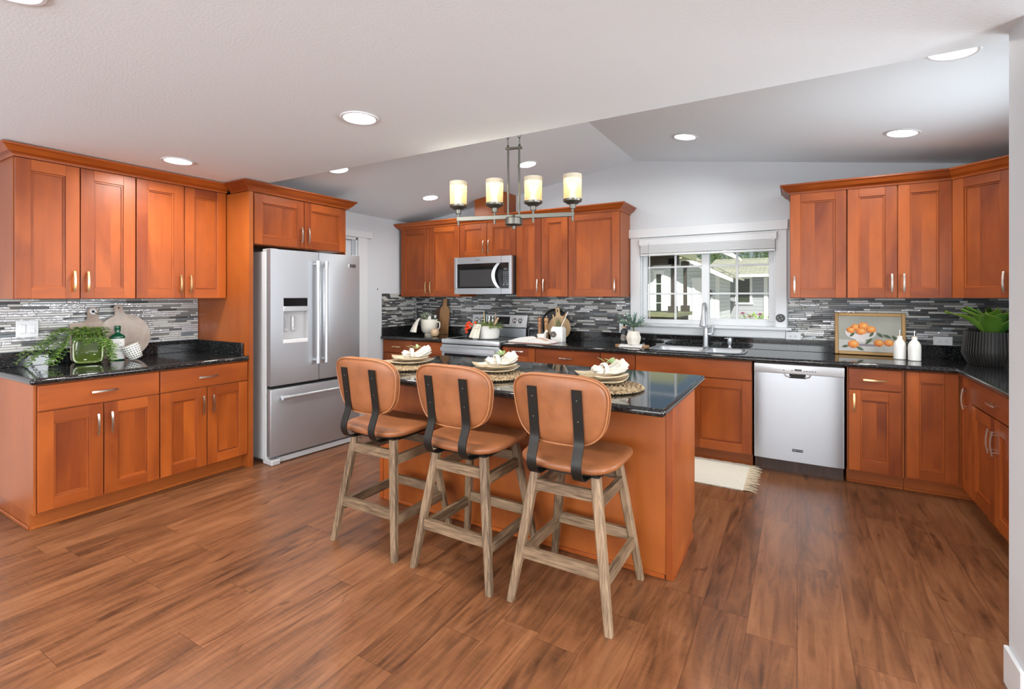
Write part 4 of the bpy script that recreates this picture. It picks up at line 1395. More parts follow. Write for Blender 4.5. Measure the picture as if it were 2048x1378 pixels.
def outlet(label, x, z, vertical=False, w=.116, h=.072):
    root = thing('power_outlet', label, 'outlet', (x, YB - .0115, z))
    if vertical: w, h = h, w
    b = MB(); b.box(-w / 2, w / 2, -.006, 0, -h / 2, h / 2, b=.002); b.build('cover_plate', M_white, root)
    for s in (-1, 1):
        b = MB(); cx_, cz_ = (0, s * .020) if vertical else (s * .020, 0)
        b.ball((cx_, -.006, cz_), (.015, .0015, .015), m=0, nu=18, nv=6)
        for q in (-.006, .006):
            if vertical: b.box(cx_ + q - .001, cx_ + q + .001, -.0082, -.005, cz_ - .004, cz_ + .004, m=1)
            else: b.box(cx_ - .002, cx_ + .006, -.0082, -.005, cz_ + q - .001, cz_ + q + .001, m=1)
        b.ball((cx_ - (0 if vertical else .007), -.0072, cz_ - (.007 if vertical else 0)), (.002, .001, .002), m=1, nu=8, nv=4)
        b.build('socket', [M_white, M_dark], root)


outlet('white outlet plate tucked beside the window apron', -.030, 1.047)
outlet('white outlet plate between the oil cruets and the black planter', .982, 1.047)
outlet('white outlet plate partly hidden behind the black soap bottle', -1.575, 1.058, True)
root = thing('light_switch', 'white double rocker switch plate on the left mosaic tile', 'light switch', (XLN + .0115, 1.225, 1.172), pi / 2)
b = MB(); b.box(-.058, .058, -.006, 0, -.058, .058, b=.002); b.build('cover_plate', M_white, root)
for s in (-1, 1):
    b = MB(); b.box(s * .024 - .017, s * .024 + .017, -.0075, -.005, -.033, .033, b=.001); b.box(s * .024 - .0145, s * .024 + .0145, -.0105, -.007, -.030, .030 if s < 0 else .004, b=.002); b.build('rocker', M_white, root)
root = thing('wall_thermometer', 'round dark gray disc with four dots on the window casing', 'sensor', (-.129, YB - .0225, 1.204))
b = MB(); b.lathe([(.037, 0), (.037, .004), (.034, .007), (0, .0075)], T=Matrix.Rotation(pi / 2, 4, 'X'), n=30); b.build('disc', plain('dark_disc', (.055, .055, .058), rough=.5), root)
for a, q in enumerate(((-.020, .004), (.004, .018), (.014, -.006), (-.008, -.017))):
    b = MB(); b.ball((q[0], -.008, q[1]), (.004, .0015, .004), nu=10, nv=6); b.build('dot', M_white, root)


# ------------------------------------------------------------------ generic small pieces
def sup(t, e):
    c, s_ = cos(t), sin(t)
    return abs(c) ** e * (1 if c >= 0 else -1), abs(s_) ** e * (1 if s_ >= 0 else -1)


def superlathe(b, prof, ex=.4, n=40, m=0, T=None):
    """prof of (half width, half depth, z) rings with a rounded-square plan"""
    vs = []
    for (rx, ry, z) in prof:
        for i in range(n):
            c, s_ = sup(2 * pi * i / n, ex)
            vs.append((rx * c, ry * s_, z))
    P = len(prof)
    fs = [(j * n + i, j * n + (i + 1) % n, (j + 1) * n + (i + 1) % n, (j + 1) * n + i) for j in range(P - 1) for i in range(n)]
    fs += [tuple(range(n - 1, -1, -1)), tuple((P - 1) * n + i for i in range(n))]
    return b.add(vs, fs, m, 2, True, T)


def board_outline(w, h, hw, hh, r=.03):
    """board standing on its lower edge, handle on top; returns polygon (x, z)"""
    P = []
    for cx_, cz_, a0 in ((w / 2 - r, r, -pi / 2),):
        P += [(cx_ + r * cos(a0 + k / 6 * pi / 2), cz_ + r * sin(a0 + k / 6 * pi / 2)) for k in range(7)]
    P += [(w / 2 - r * .6 + r * .6 * cos(k / 6 * pi / 2), h - r * .6 + r * .6 * sin(k / 6 * pi / 2)) for k in range(7)]
    P += [(hw / 2 + .022, h + .004), (hw / 2 + .007, h + .018), (hw / 2, h + .04)]
    P += [(hw / 2 * cos(k / 8 * pi), h + hh - hw / 2 + hw / 2 * sin(k / 8 * pi)) for k in range(9)]
    L = [(-x, z) for x, z in P[:17][::-1]]
    return P + L


# ------------------------------------------------------------------ left countertop group
root = thing('cutting_board', 'rectangular gray-washed board with a ringed handle hole against the tile', 'cutting board', (-4.580, 1.585, ZT + .0014), pi / 2)
root.rotation_euler = (radians(-5.0), 0, pi / 2)
b = MB(); b.prism(board_outline(.275, .288, .062, .115), -.009, .009, 'y'); b.build('board', M_boardg, root)
b = MB(); b.lathe([(.010, .0), (.021, .0), (.021, .0015), (.010, .0015)], close=True, n=24, T=Matrix.Translation((0, -.009, .368)) @ Matrix.Rotation(pi / 2, 4, 'X')); b.build('handle_ring', M_white, root)
b = MB(); b.ball((0, -.0095, .368), (.010, .001, .010), nu=16, nv=6); b.tube([(0, -.010, .366), (.018, -.014, .352), (.036, -.008, .345)], .0025, n=6); b.build('cord', M_blackm, root)
root = thing('cutting_board', 'round gray-washed board with straight handle behind the green pot', 'cutting board', (-4.555, 1.775, ZT + .0016), pi / 2)
root.rotation_euler = (radians(-6), 0, pi / 2)
P = []
for k in range(49):
    a = pi / 2 - .22 - (2 * pi - .44) * k / 48
    P.append((.172 * cos(a), .172 + .172 * sin(a)))
P += [(-.028, .355), (-.026, .375), (-.026, .405), (-.018, .418), (0, .422), (.018, .418), (.026, .405), (.026, .375), (.028, .355)]
Tr = Matrix.Translation((0, 0, .172)) @ Matrix.Rotation(radians(-9), 4, 'Y') @ Matrix.Translation((0, 0, -.172))
b = MB(); b.prism(P, -.010, .010, 'y', T=Tr); b.build('board', M_boardg, root)
b = MB(); b.ball((0, -.0105, .395), (.006, .001, .006), nu=12, nv=6, T=Tr); b.build('handle_hole', M_dark, root)

root = thing('plant_pot', 'glazed green square pot with trailing fern on the left counter', 'potted plant', (-4.445, 1.505, ZT), radians(71))
b = MB()
superlathe(b, [(rx_ * .84, ry_, z_) for rx_, ry_, z_ in ((.080, .062, 0), (.092, .074, .006), (.104, .084, .03), (.110, .088, .10), (.108, .086, .16), (.110, .088, .196), (.113, .091, .206), (.110, .088, .212), (.102, .080, .206), (.098, .076, .17), (.098, .076, .15))], .42)
b.build('pot', M_glaze, root)
b = MB()
ring = []
for i in range(44):
    c, s_ = sup(2 * pi * i / 44, .42)
    ring.append((.079 * c, -.0885 + .010 * (abs(c) ** 5), .098 + .084 * s_))
b.tube(ring, .0085, n=8, loop=True)
b.build('raised_rim', M_glaze_rim, root)
rr = random.Random(21)
b = MB(); leaves = MB()
for k in range(30):
    side = -1 if k < 18 else 1
    if k in (15, 16, 17, 26, 27, 28, 29): side = 0
    x0, y0 = rr.uniform(-.08, .08), rr.uniform(-.06, .03)
    ex = side * (rr.uniform(.16, .36) if side < 0 else rr.uniform(.12, .175)) if side else rr.uniform(-.09, .10)
    ey = rr.uniform(-.17, -.05) if side < 0 else (rr.uniform(-.20, -.13) if side else rr.uniform(-.135, -.11))
    ez = rr.uniform(.010, .05) if k % 3 else rr.uniform(.05, .13)
    if side == 0: ez = rr.uniform(.14, .19)
    N_ = 14
    pts = []
    for i in range(N_ + 1):
        t = i / N_
        x = x0 + (ex - x0) * t ** .75
        y = y0 + (ey - y0) * t ** .8
        z = .222 + .035 * sin(pi * min(1, t * 2)) - (.222 - ez) * max(0, t - .18) ** 1.25 / .82 ** 1.25
        if abs(x) < .106 and y > -.104:
            z = max(z, .224)
        pts.append(Vector((x, y, max(z, .006))))
    b.tube(pts, .0013, n=5)
    for i in range(3, N_ + 1):
        d = (pts[i] - pts[i - 1]).normalized()
        for q in (-1, 1):
            p = pts[i]
            sd = d.cross(Vector((0, -.3, 1)))
            sd = sd.normalized() if sd.length > .1 else Vector((1, 0, 0))
            dr_ = (sd * q + d * .45 + Vector((rr.uniform(-.3, .3), rr.uniform(-.4, .1), rr.uniform(-.2, .45)))).normalized()
            p2 = p + dr_ * .002
            leaves.leaf(Vector((p2.x, p2.y, max(p2.z, .006))), Vector((dr_.x, dr_.y, max(dr_.z, -.2 if p.z > .03 else .05))), Vector((0, -.6, 1)), rr.uniform(.017, .027), rr.uniform(.010, .015), .2, .15, n=3)
b.build('vine_stem', M_plant, root)
leaves.build('foliage', M_plant, root)
b = MB(); b.ball((0, 0, .155), (.080, .074, .02), nu=20, nv=8); b.build('soil', M_boarde, root)

root = thing('oil_bottle', 'white labelled bottle with dark green cap reading grape seed', 'bottle', (-4.478, 1.692, ZT), radians(71))
b = MB(); superlathe(b, [(.040, .034, 0), (.044, .038, .006), (.044, .038, .165), (.046, .040, .172), (.045, .039, .180), (.036, .032, .190), (.019, .019, .200), (.016, .016, .205), (.016, .016, .222)], .5); b.build('glass_body', M_dgreen, root)
b = MB(); superlathe(b, [(.0448, .0388, .008), (.0448, .0388, .163)], .5); lb = b.build('label', M_paper, root)
b = MB(); b.lathe([(.020, .221), (.021, .228), (.019, .233), (.0205, .238), (.0205, .256), (.019, .259), (0, .259)], n=20); b.build('cap', M_dgreen, root)
text('GRAPE', .021, M_inkg, lb, (.003, -.0392, .098), FRONT, sx=.85)
text('SEED', .025, M_inkg, lb, (.003, -.0392, .073), FRONT, sx=.85)
text('PLAYE', .013, M_ink, lb, (.003, -.0392, .128), FRONT, sx=1.1)
text('JUST', .008, M_ink, lb, (.003, -.0392, .143), FRONT)

root = thing('patterned_bowl', 'tipped white bowl with dark honeycomb dots beside the bottle', 'bowl', (-4.335, 1.738, ZT + .0085), radians(70))
T = Matrix.Translation((0, 0, .052)) @ Matrix.Rotation(radians(-22), 4, 'Y') @ Matrix.Translation((0, 0, -.050))
prof = [(.0, 0), (.036, .0), (.042, .006), (.050, .04), (.054, .075), (.055, .105), (.052, .107), (.050, .104), (.047, .05), (.0, .012)]
b = MB()
n_ = 36; vs = []; fs = []; uvs = []
for j, (r_, z_) in enumerate(prof):
    for i in range(n_ + 1):
        a = 2 * pi * i / n_
        vs.append((r_ * cos(a), r_ * sin(a), z_)); uvs.append((a * .05, z_ + (0 if j < 6 else 5)))
fs = [(j * (n_ + 1) + i, j * (n_ + 1) + i + 1, (j + 1) * (n_ + 1) + i + 1, (j + 1) * (n_ + 1) + i) for j in range(len(prof) - 1) for i in range(n_)]
b.add(vs, fs, 0, 2, True, T, uvs)
b.build('bowl', M_honey, root)
b = MB(); b.lathe([(.0545, .1045), (.0555, .107), (.0535, .109), (.0505, .107)], n=36, T=T, close=True); b.build('rim', M_cream, root)


# ------------------------------------------------------------------ far corner group
def cloth(fn, name, mat, parent=None, nu=26, nv=20, uv=None, th=.0025):
    b = MB(); b.grid(fn, nu, nv, uvs=uv)
    o = b.build(name, mat, parent)
    md = o.modifiers.new('thickness', 'SOLIDIFY'); md.thickness = th; md.offset = 0
    return o


TX, TY = -3.955, 4.72
root = thing('tureen', 'cream footed handled mug on the far left counter', 'mug', (TX, TY, ZT))
b = MB()
b.lathe([(.058, 0), (.060, .008), (.050, .016), (.062, .024), (.092, .05), (.104, .10), (.108, .16), (.109, .196), (.105, .198), (.102, .19), (.097, .10), (.06, .04), (0, .036)], n=40)
b.build('body', M_cream, root)
b = MB(); b.tube([(.102, 0, .165), (.150, 0, .168), (.166, 0, .158), (.166, 0, .11), (.152, 0, .085), (.098, 0, .070)], .0075, n=10); b.build('handle', M_cream, root)


def towelf(u, v):
    # hangs over the left front of the rim: u across, v from inside to the hem
    a = radians(230) + (u - .5) * radians(66) * (.6 + .5 * v)
    rip = .011 * sin(u * 5 * 2 * pi) * max(0, v - .2) + .004
    if v < .25:
        r_ = .086 + .115 * v; z = .206 + .004 * (v / .25)
    else:
        t = (v - .25) / .75
        r_ = .1155 + .085 * t ** .7; z = .210 - .150 * t - .015 * t * t
    r_ += rip
    return (TX + r_ * cos(a) * 1.1, TY + r_ * sin(a) - .02 * v, ZT + z)


tag(cloth(towelf, 'kitchen_towel', M_stripe, uv=lambda u, v: (u * .22, v * .2)), 'cream striped towel hanging over the side of the footed mug', 'towel')
root = thing('flower_bunch', 'pale green and white flower bunch in the footed mug', 'flowers', (TX - .035, TY - .01, ZT + .135))
rr = random.Random(5); b = MB(); c = MB()
for k in range(150):
    a = rr.uniform(0, 2 * pi); r_ = .066 * sqrt(rr.random()); z = .075 + .075 * rr.random() * (1 - (r_ / .085) ** 2)
    p = Vector((r_ * cos(a), r_ * sin(a), z))
    b.leaf(p, Vector((cos(a), sin(a), rr.uniform(.1, 1.2))), (0, 0, 1), rr.uniform(.02, .034), .016, .3, .2, n=3, m=rr.choice((0, 0, 1)))
b.tube([(0, 0, -.085), (.0, 0, .08)], .012, n=8, m=1)
b.build('petals', [leafmat('white_petals', (.60, .66, .50), (.80, .82, .72)), M_sprig], root)
root = thing('seed_packet', 'white gift tag with rounded top standing in the footed mug', 'tag', (TX + .022, TY - .055, ZT + .112))
T = Matrix.Rotation(radians(16), 4, 'Y')
b = MB(); b.prism([(-.024, 0), (.024, 0), (.024, .10), (.018, .125), (0, .138), (-.018, .125), (-.024, .10)], -.003, .003, 'y', T=T); b.build('card', M_paper, root)
b = MB(); b.ball((.018, -.0035, .075), (.008, .001, .008), nu=12, nv=5, T=T); b.build('printed_mark', M_orange, root)
root = thing('small_bottle', 'dark green bottle with white cap leaning in the footed mug', 'bottle', (TX + .044, TY + .01, ZT + .06))
T = Matrix.Rotation(radians(14), 4, 'Y')
b = MB(); b.lathe([(.017, 0), (.019, .005), (.019, .13), (.012, .15), (.012, .165)], n=18, T=T); b.build('body', M_dgreen, root)
b = MB(); b.lathe([(.014, .163), (.015, .168), (.015, .196), (0, .198)], n=18, T=T); b.build('cap', M_white, root)
root = thing('wooden_apple', 'turned olive wood apple beside the footed mug', 'wooden fruit', (-3.768, 4.60, ZT))
b = MB(); b.lathe([(.020, .0), (.036, .006), (.050, .03), (.0535, .052), (.047, .078), (.030, .089), (.012, .087), (0, .080)], n=30, g=0); b.build('fruit', M_olive, root)
b = MB(); b.tube([(0, 0, .08), (.002, 0, .10), (.010, 0, .122), (.004, .002, .13)], .0022, n=6); b.build('stem', M_boarde, root)
root = thing('cutting_board', 'tall narrow acacia paddle board leaning left of the range', 'cutting board', (-3.886, 4.915, ZT + .0014))
root.rotation_euler = (radians(-5), 0, 0)
b = MB()
b.prism([(.072, 0), (.072, .31), (.050, .345), (.034, .36), (.027, .372), (.027, .445), (.018, .452), (-.018, .452), (-.027, .445), (-.027, .372), (-.034, .36), (-.050, .345), (-.072, .31), (-.072, 0)], -.009, .009, 'y'); b.build('board', M_acacia, root)
root = thing('cutting_board', 'dark walnut board behind the acacia paddle board', 'cutting board', (-3.975, 4.960, ZT + .0008))
root.rotation_euler = (radians(-1.2), 0, 0)
b = MB(); b.prism([(.10, 0), (.10, .30), (.082, .345), (.074, .405), (.05, .405), (.03, .35), (-.04, .335), (-.078, .30), (-.10, .25), (-.10, 0)], -.007, .007, 'y'); b.build('board', M_walnut, root)

# ------------------------------------------------------------------ on the range
CX, CY, CZ = -3.010, 4.605, .9225
root = thing('stock_pot', 'white enamel pot full of herbs on the cooktop', 'pot', (CX, CY, CZ))
b = MB(); b.lathe([(.112, 0), (.124, .010), (.131, .05), (.136, .13), (.141, .146), (.137, .149), (.131, .144), (.122, .05), (.1, .014), (0, .012)], n=44); b.build('body', M_ceramic, root)
b = MB(); b.tube([(.085, -.103, .125), (.105, -.120, .122), (.135, -.085, .120), (.122, -.055, .128)], .004, n=8); b.build('handle', M_ceramic, root)
b = MB(); rr = random.Random(8)
for k in range(330):
    a = rr.uniform(0, 2 * pi); r_ = .125 * sqrt(rr.random())
    b.leaf((r_ * cos(a), r_ * sin(a), .125 + .03 * rr.random()), (cos(a) * rr.uniform(.2, 1.3), sin(a) * rr.uniform(.2, 1.3), rr.uniform(.2, 1.1)), (0, 0, 1), rr.uniform(.05, .10), rr.uniform(.008, .017), .5, .2, n=3)
for k in range(60):
    a = rr.uniform(-.9, .7); r_ = rr.uniform(.12, .16)
    b.leaf((r_ * cos(a), r_ * sin(a), .15), (cos(a), sin(a), rr.uniform(-.5, .4)), (0, 0, 1), rr.uniform(.03, .06), .012, .5, .2, n=3)
root = thing('herb_bunch', 'leafy green herbs spilling over the top of the enamel pot', 'herbs', (CX, CY, CZ))
b.build('leaves', leafmat('mixed_herbs', (.14, .25, .05), (.46, .52, .24)), root)


def towel2(u, v):
    a = radians(240) + (u - .5) * radians(70)
    rip = .007 * sin(u * 3.2 * 2 * pi + 1) * max(0, v - .2) + .004
    if v < .22:
        r_ = .112 + .17 * v; z = .158 + .004 * (v / .22)
    else:
        t = (v - .22) / .78
        r_ = .150 + .055 * t; z = .162 - .150 * t
    r_ += rip
    return (CX + r_ * cos(a), CY + r_ * sin(a), CZ + z + .004)


tag(cloth(towel2, 'kitchen_towel', M_plaid, uv=lambda u, v: (u * .14, v * .2)), 'cream plaid towel hanging over the enamel pot', 'towel')
rr = random.Random(2)
vine = thing('tomato_vine', 'stem of the cherry tomato cluster on the enamel pot', 'vine', (CX - .165, CY - .095, CZ + .150))
b = MB(); b.tube([(.06, .06, .022), (.02, .02, .028), (-.02, 0, .01), (-.045, 0, -.035), (-.05, 0, -.06)], .0022, n=6); b.build('stem', M_plant, vine)
for x, y, z in ((-.040, -.010, .018), (-.010, -.020, .030), (.022, -.018, .012), (-.020, -.030, -.004), (-.058, -.008, -.012), (-.062, -.010, -.048), (-.030, -.026, -.038), (.004, -.030, -.024), (.055, .010, .028), (-.052, -.012, -.078)):
    root = thing('cherry_tomato', 'red cherry tomato in the cluster hanging on the enamel pot', 'tomato', (CX - .165 + x, CY - .095 + y, CZ + .150 + z), 0, 'cherry tomatoes on the pot')
    b = MB(); b.ball((0, 0, 0), (.0175, .0175, .016), nu=16, nv=10); b.build('fruit', M_red, root)
    b = MB()
    for q in range(5):
        b.leaf((0, 0, .0155), (cos(q * 1.257), sin(q * 1.257), .1), (0, 0, 1), .010, .003, .2, .1, n=2)
    b.build('calyx', M_plant, root)


def spoon(label, loc, tilt, az, L, mat, cat='spoon', bw=.022, name='wooden_spoon', group=None):
    root = thing(name, label, cat, loc, 0, group)
    T = Matrix.Rotation(az, 4, 'Z') @ Matrix.Rotation(tilt, 4, 'Y')
    b = MB(); b.tube([(0, 0, 0), (0, 0, L * .5), (0, 0, L - .05)], [.005, .005, .006], n=10, T=T); b.build('shaft', mat, root)
    b = MB(); b.ball((0, 0, L - .018), (.006, bw, .040), nu=14, nv=10, T=T); b.build('bowl', mat, root)
    return root


spoon('wooden spoon standing upright in the enamel pot', (CX - .035, CY, CZ + .016), radians(-3), .7, .265, M_maple, bw=.026)
spoon('pale carved spoon standing in the enamel pot right of the glass jars', (CX + .065, CY + .02, CZ + .016), radians(6), 0, .255, M_boardg, bw=.018)
root = thing('rolling_pin', 'wooden utensil handle leaning out of the enamel pot to the right', 'utensil', (CX + .026, CY - .03, CZ + .018))
b = MB(); b.tube([(0, 0, 0), (.10, -.005, .165), (.135, -.007, .222)], [.009, .011, .012], n=12); b.build('shaft', M_olive, root)
root = thing('cucumber', 'dark green vegetable tip poking out of the enamel pot', 'vegetable', (CX - .065, CY + .03, CZ + .02))
b = MB(); b.tube([(0, 0, 0), (.0, 0, .12), (.002, 0, .22), (.004, 0, .262)], [.016, .018, .016, .008], n=12); b.build('body', M_dgreen, root)
for k, (x, y) in enumerate(((.005, .02), (.048, .03))):
    root = thing('glass_jar', ('left' if k == 0 else 'right') + ' one of two small glass jars of amber spice in the enamel pot', 'jar', (CX + x, CY + y, CZ + .135))
    b = MB(); b.lathe([(.018, 0), (.020, .004), (.020, .09), (.017, .105), (.017, .118), (.015, .118), (.015, .1), (.018, .088), (.018, .004)], n=20); b.build('glass', M_jarglass, root)
    b = MB(); b.lathe([(.0172, .004), (.0172, .07), (0, .072)], n=18); b.build('contents', plain('amber_spice', (.50, .24, .06), vary=.4, vscale=120), root)

# ------------------------------------------------------------------ between range and sink
root = thing('frying_pan', 'round black pan standing against the tile behind the wooden board', 'pan', (-2.335, 4.950, ZT + .002))
root.rotation_euler = (radians(-5), 0, 0)
T = Matrix.Translation((0, 0, .172)) @ Matrix.Rotation(pi / 2, 4, 'X')
b = MB(); b.lathe([(0, -.006), (.150, -.006), (.170, .018), (.172, .022), (.168, .022), (.148, .0), (0, .0)], n=48, T=T); b.build('pan_body', M_blackm, root)
root = thing('cutting_board', 'round pale wood board with handle in front of the black pan', 'cutting board', (-2.272, 4.905, ZT + .0014))
root.rotation_euler = (radians(-7), 0, 0)
P = []
for k in range(41):
    a = pi / 2 - .25 - (2 * pi - .5) * k / 40
    P.append((.135 * cos(a), .135 + .135 * sin(a)))
P += [(-.026, .278), (-.023, .292), (-.023, .358), (.023, .358), (.023, .292), (.026, .278)]
Tr = Matrix.Translation((0, 0, .135)) @ Matrix.Rotation(radians(-9), 4, 'Y') @ Matrix.Translation((0, 0, -.135))
b = MB(); b.prism(P, -.008, .008, 'y', T=Tr); b.build('board', M_maple, root)
b = MB(); b.ball((0, -.0085, .325), (.006, .001, .018), nu=12, nv=6, T=Tr); b.build('handle_slot', M_dark, root)


def mill(label, x, y, mat):
    root = thing('pepper_mill', label, 'mill', (x, y, ZT), 0, 'wooden mills')
    b = MB(); b.lathe([(.027, 0), (.028, .004), (.028, .02), (.025, .032), (.0225, .06), (.019, .12), (.020, .16), (.023, .178), (.0235, .186), (.019, .194), (.0195, .20), (.0, .20)], n=26); b.build('body', mat, root)
    b = MB(); b.lathe([(.018, .201), (.022, .207), (.0255, .222), (.024, .242), (.014, .252), (0, .253)], n=26); b.build('head', mat, root)
    b = MB(); b.lathe([(.004, .252), (.0065, .258), (.006, .266), (0, .269)], n=14); b.build('finial', M_chrome, root)


mill('reddish brown pepper mill left of the black pan', -2.468, 4.83, M_mill)
mill('lighter honey colored mill in front of the black pan', -2.372, 4.80, M_mill2)
root = thing('mortar', 'small white mortar in front of the mills', 'mortar', (-2.372, 4.69, ZT))
b = MB(); b.lathe([(.032, 0), (.034, .005), (.042, .015), (.052, .045), (.056, .076), (.052, .078), (.047, .05), (.03, .018), (0, .014)], n=32); b.build('bowl', M_ceramic, root)
root = thing('pestle', 'white pestle resting in the mortar', 'pestle', (-2.372, 4.69, ZT))
b = MB(); b.tube([(-.012, 0, .030), (.020, -.004, .062), (.055, -.008, .102), (.066, -.009, .114), (.070, -.0095, .119)], [.013, .010, .012, .015, .009], n=14); b.build('rod', M_ceramic, root)
root = thing('utensil_jar', 'white square utensil jar with dark gray plaque', 'jar', (-2.188, 4.715, ZT))
b = MB(); superlathe(b, [(.066, .060, 0), (.070, .064, .006), (.070, .064, .128), (.066, .060, .146), (.058, .052, .152), (.058, .052, .163), (.052, .047, .163), (.052, .047, .10)], .38); b.build('body', M_ceramic, root)
b = MB()
P = []
for i in range(60):
    a = 2 * pi * i / 60; q = .034 * (1 + .07 * abs(cos(3 * a)))
    P.append((q * cos(a) - .028, q * sin(a) * .92 + .082))
b.prism(P, -.0675, -.0635, 'y'); b.build('plaque', plain('plaque_brown_gray', (.09, .075, .065), rough=.5), root)
b = MB(); b.box(-.033, -.031, -.0682, -.067, .068, .092); b.box(-.018, -.013, -.0682, -.067, .066, .070); b.build('plaque_mark', M_cream, root)
JX, JY = -2.188, 4.715
spoon('orange brown wooden spoon in the utensil jar', (JX + .005, JY, ZT + .102), radians(22), 0, .20, M_mill2, bw=.024)
spoon('pale wooden spoon at the left of the utensil jar', (JX - .01, JY + .005, ZT + .102), radians(-16), .2, .175, M_maple, bw=.022)
spoon('white spatula spoon leaning right out of the utensil jar', (JX + .008, JY - .01, ZT + .102), radians(26), 0, .225, M_ceramic, bw=.018)
root = thing('dried_herbs', 'olive green herb bunch in the utensil jar', 'herbs', (JX, JY, ZT + .102))
b = MB(); rr = random.Random(77)
for k in range(70):
    a = rr.uniform(0, 2 * pi); sx_ = rr.uniform(-.6, .6)
    b.leaf((rr.uniform(-.02, .02), rr.uniform(-.02, .02), rr.uniform(.0, .06)), (sx_ * .6, rr.uniform(-.2, .2), 1), (0, -1, 0), rr.uniform(.05, .13), rr.uniform(.004, .010), .1, .1, n=3)
b.build('sprigs', leafmat('olive_herb', (.10, .13, .05), (.30, .30, .16)), root)
root = thing('cookbook', 'open cookbook lying on the counter right of the range', 'book', (-2.395, 4.530, ZT), radians(-4))


def page(sgn):
    def fn(u, v):
        x = sgn * .245 * u
        z = .012 + .034 * sin(pi * min(1, u * 1.15) ** .6) * (1 - u) ** .35 + .004
        if sgn < 0: z += .012 * sin(pi * u)
        return (x, -.10 + .20 * v, z)
    return fn


for sgn in (-1, 1):
    b = MB(); b.box(min(0, sgn * .247), max(0, sgn * .247), -.102, .102, 0, .004); b.build('cover', plain('red_cover', (.42, .17, .11), rough=.5), root)
    b = MB()
    f_ = page(sgn); nu_, nv_ = 18, 2
    vs = []
    for i in range(nu_):
        for q in (0, 1):
            x, y, z = f_(i / (nu_ - 1), q); vs += [(x, y, z), (x, y, .0042)]
    fs = []
    for i in range(nu_ - 1):
        a, c = i * 4, (i + 1) * 4
        fs += [(a, c, c + 2, a + 2), (a + 1, a + 3, c + 3, c + 1), (a, a + 1, c + 1, c), (a + 2, c + 2, c + 3, a + 3)]
    fs += [(0, 2, 3, 1), ((nu_ - 1) * 4, (nu_ - 1) * 4 + 1, (nu_ - 1) * 4 + 3, (nu_ - 1) * 4 + 2)]
    b.add(vs, fs, 0, 0, True); pg_ = b.build('pages', M_paper, root)
    if sgn > 0:
        b = MB(); b.grid(lambda u, v: (lambda p: (p[0], p[1], p[2] + .0006))(f_(.18 + .55 * u, .35 + .45 * v)), 14, 2); b.build('printed_photo', plain('page_photo', (.62, .42, .33), vary=.35, vscale=60), pg_)

# ------------------------------------------------------------------ left of the sink
root = thing('serving_tray', 'oval wooden tray left of the sink', 'tray', (-1.385, 4.68, ZT), radians(4))
b = MB()
P = [(.165 * cos(2 * pi * i / 40), .095 * sin(2 * pi * i / 40)) for i in range(40)]
b.prism(P, 0, .012, 'z', g=0, sm=True); b.build('tray_body', M_acacia, root)
root = thing('tea_towel', 'white printed cloth draped over the front of the wooden tray', 'towel', (-1.385, 4.68, ZT))


def teat(u, v):
    x = -.115 + .22 * u + .02 * v; y = .06 - .21 * v
    z = .0145 + .003 * sin(u * 17 + 4 * v)
    q_ = sqrt((x / .165) ** 2 + (y / .095) ** 2)
    if q_ > 1.06: z = max(.002, z - (q_ - 1.06) * .06)
    return (x, y, z + .001)


cloth(teat, 'cloth', M_print, root, 30, 16, lambda u, v: (u * .27, v * .2), .0015)
root = thing('soap_bottle', 'matte black bottle with round pale emblem on the wooden tray', 'bottle', (-1.474, 4.71, ZT + .0195))
b = MB(); b.lathe([(.031, 0), (.033, .004), (.033, .118), (.029, .132), (.016, .142), (.014, .150), (0, .150)], n=30); b.build('body', plain('charcoal_matte', (.032, .034, .040), rough=.45), root)
b = MB(); b.lathe([(.0165, .150), (.0165, .168), (0, .168)], n=20); b.build('wood_collar', M_maple, root)
b = MB(); b.lathe([(.009, .168), (.009, .183), (.006, .19), (.006, .198), (0, .199)], n=16); b.tube([(0, 0, .194), (.012, -.012, .194)], .004, n=8); b.build('pump', M_blackm, root)
b = MB()
for i in range(32):
    pass


def onb(r_, a):      # point on the bottle wall around the emblem centre
    x = r_ * cos(a); return (x, -sqrt(max(0, .0336 ** 2 - x * x)), .060 + r_ * sin(a))


for r_ in (.027, .0235):
    b.tube([onb(r_, 2 * pi * i / 40) for i in range(40)], .0011, n=5, loop=True)
for a0, a1 in ((.4, 2.7), (3.6, 5.8)):
    b.tube([onb(.016, a0 + (a1 - a0) * i / 12) for i in range(13)], .0016, n=5)
for zz in (-.006, 0, .006):
    b.tube([(x, -sqrt(.0336 ** 2 - x * x), .060 + zz) for x in (-.014, -.007, 0, .007, .014)], .0012, n=5)
b.build('emblem', M_cream, root)
root = thing('planter_vase', 'faceted cream vase with blue green sprigs on the wooden tray', 'vase', (-1.367, 4.665, ZT + .0195))
b = MB(); b.lathe([(.056, 0), (.070, .045), (.073, .068), (.053, .128), (.047, .128), (.05, .10), (0, .09)], n=8, sm=False); b.build('vase', M_cream, root)
b = MB(); st = MB(); rr = random.Random(31)
st.tube([(0, 0, .09), (.002, 0, .13), (0, 0, .185)], .005, n=7)
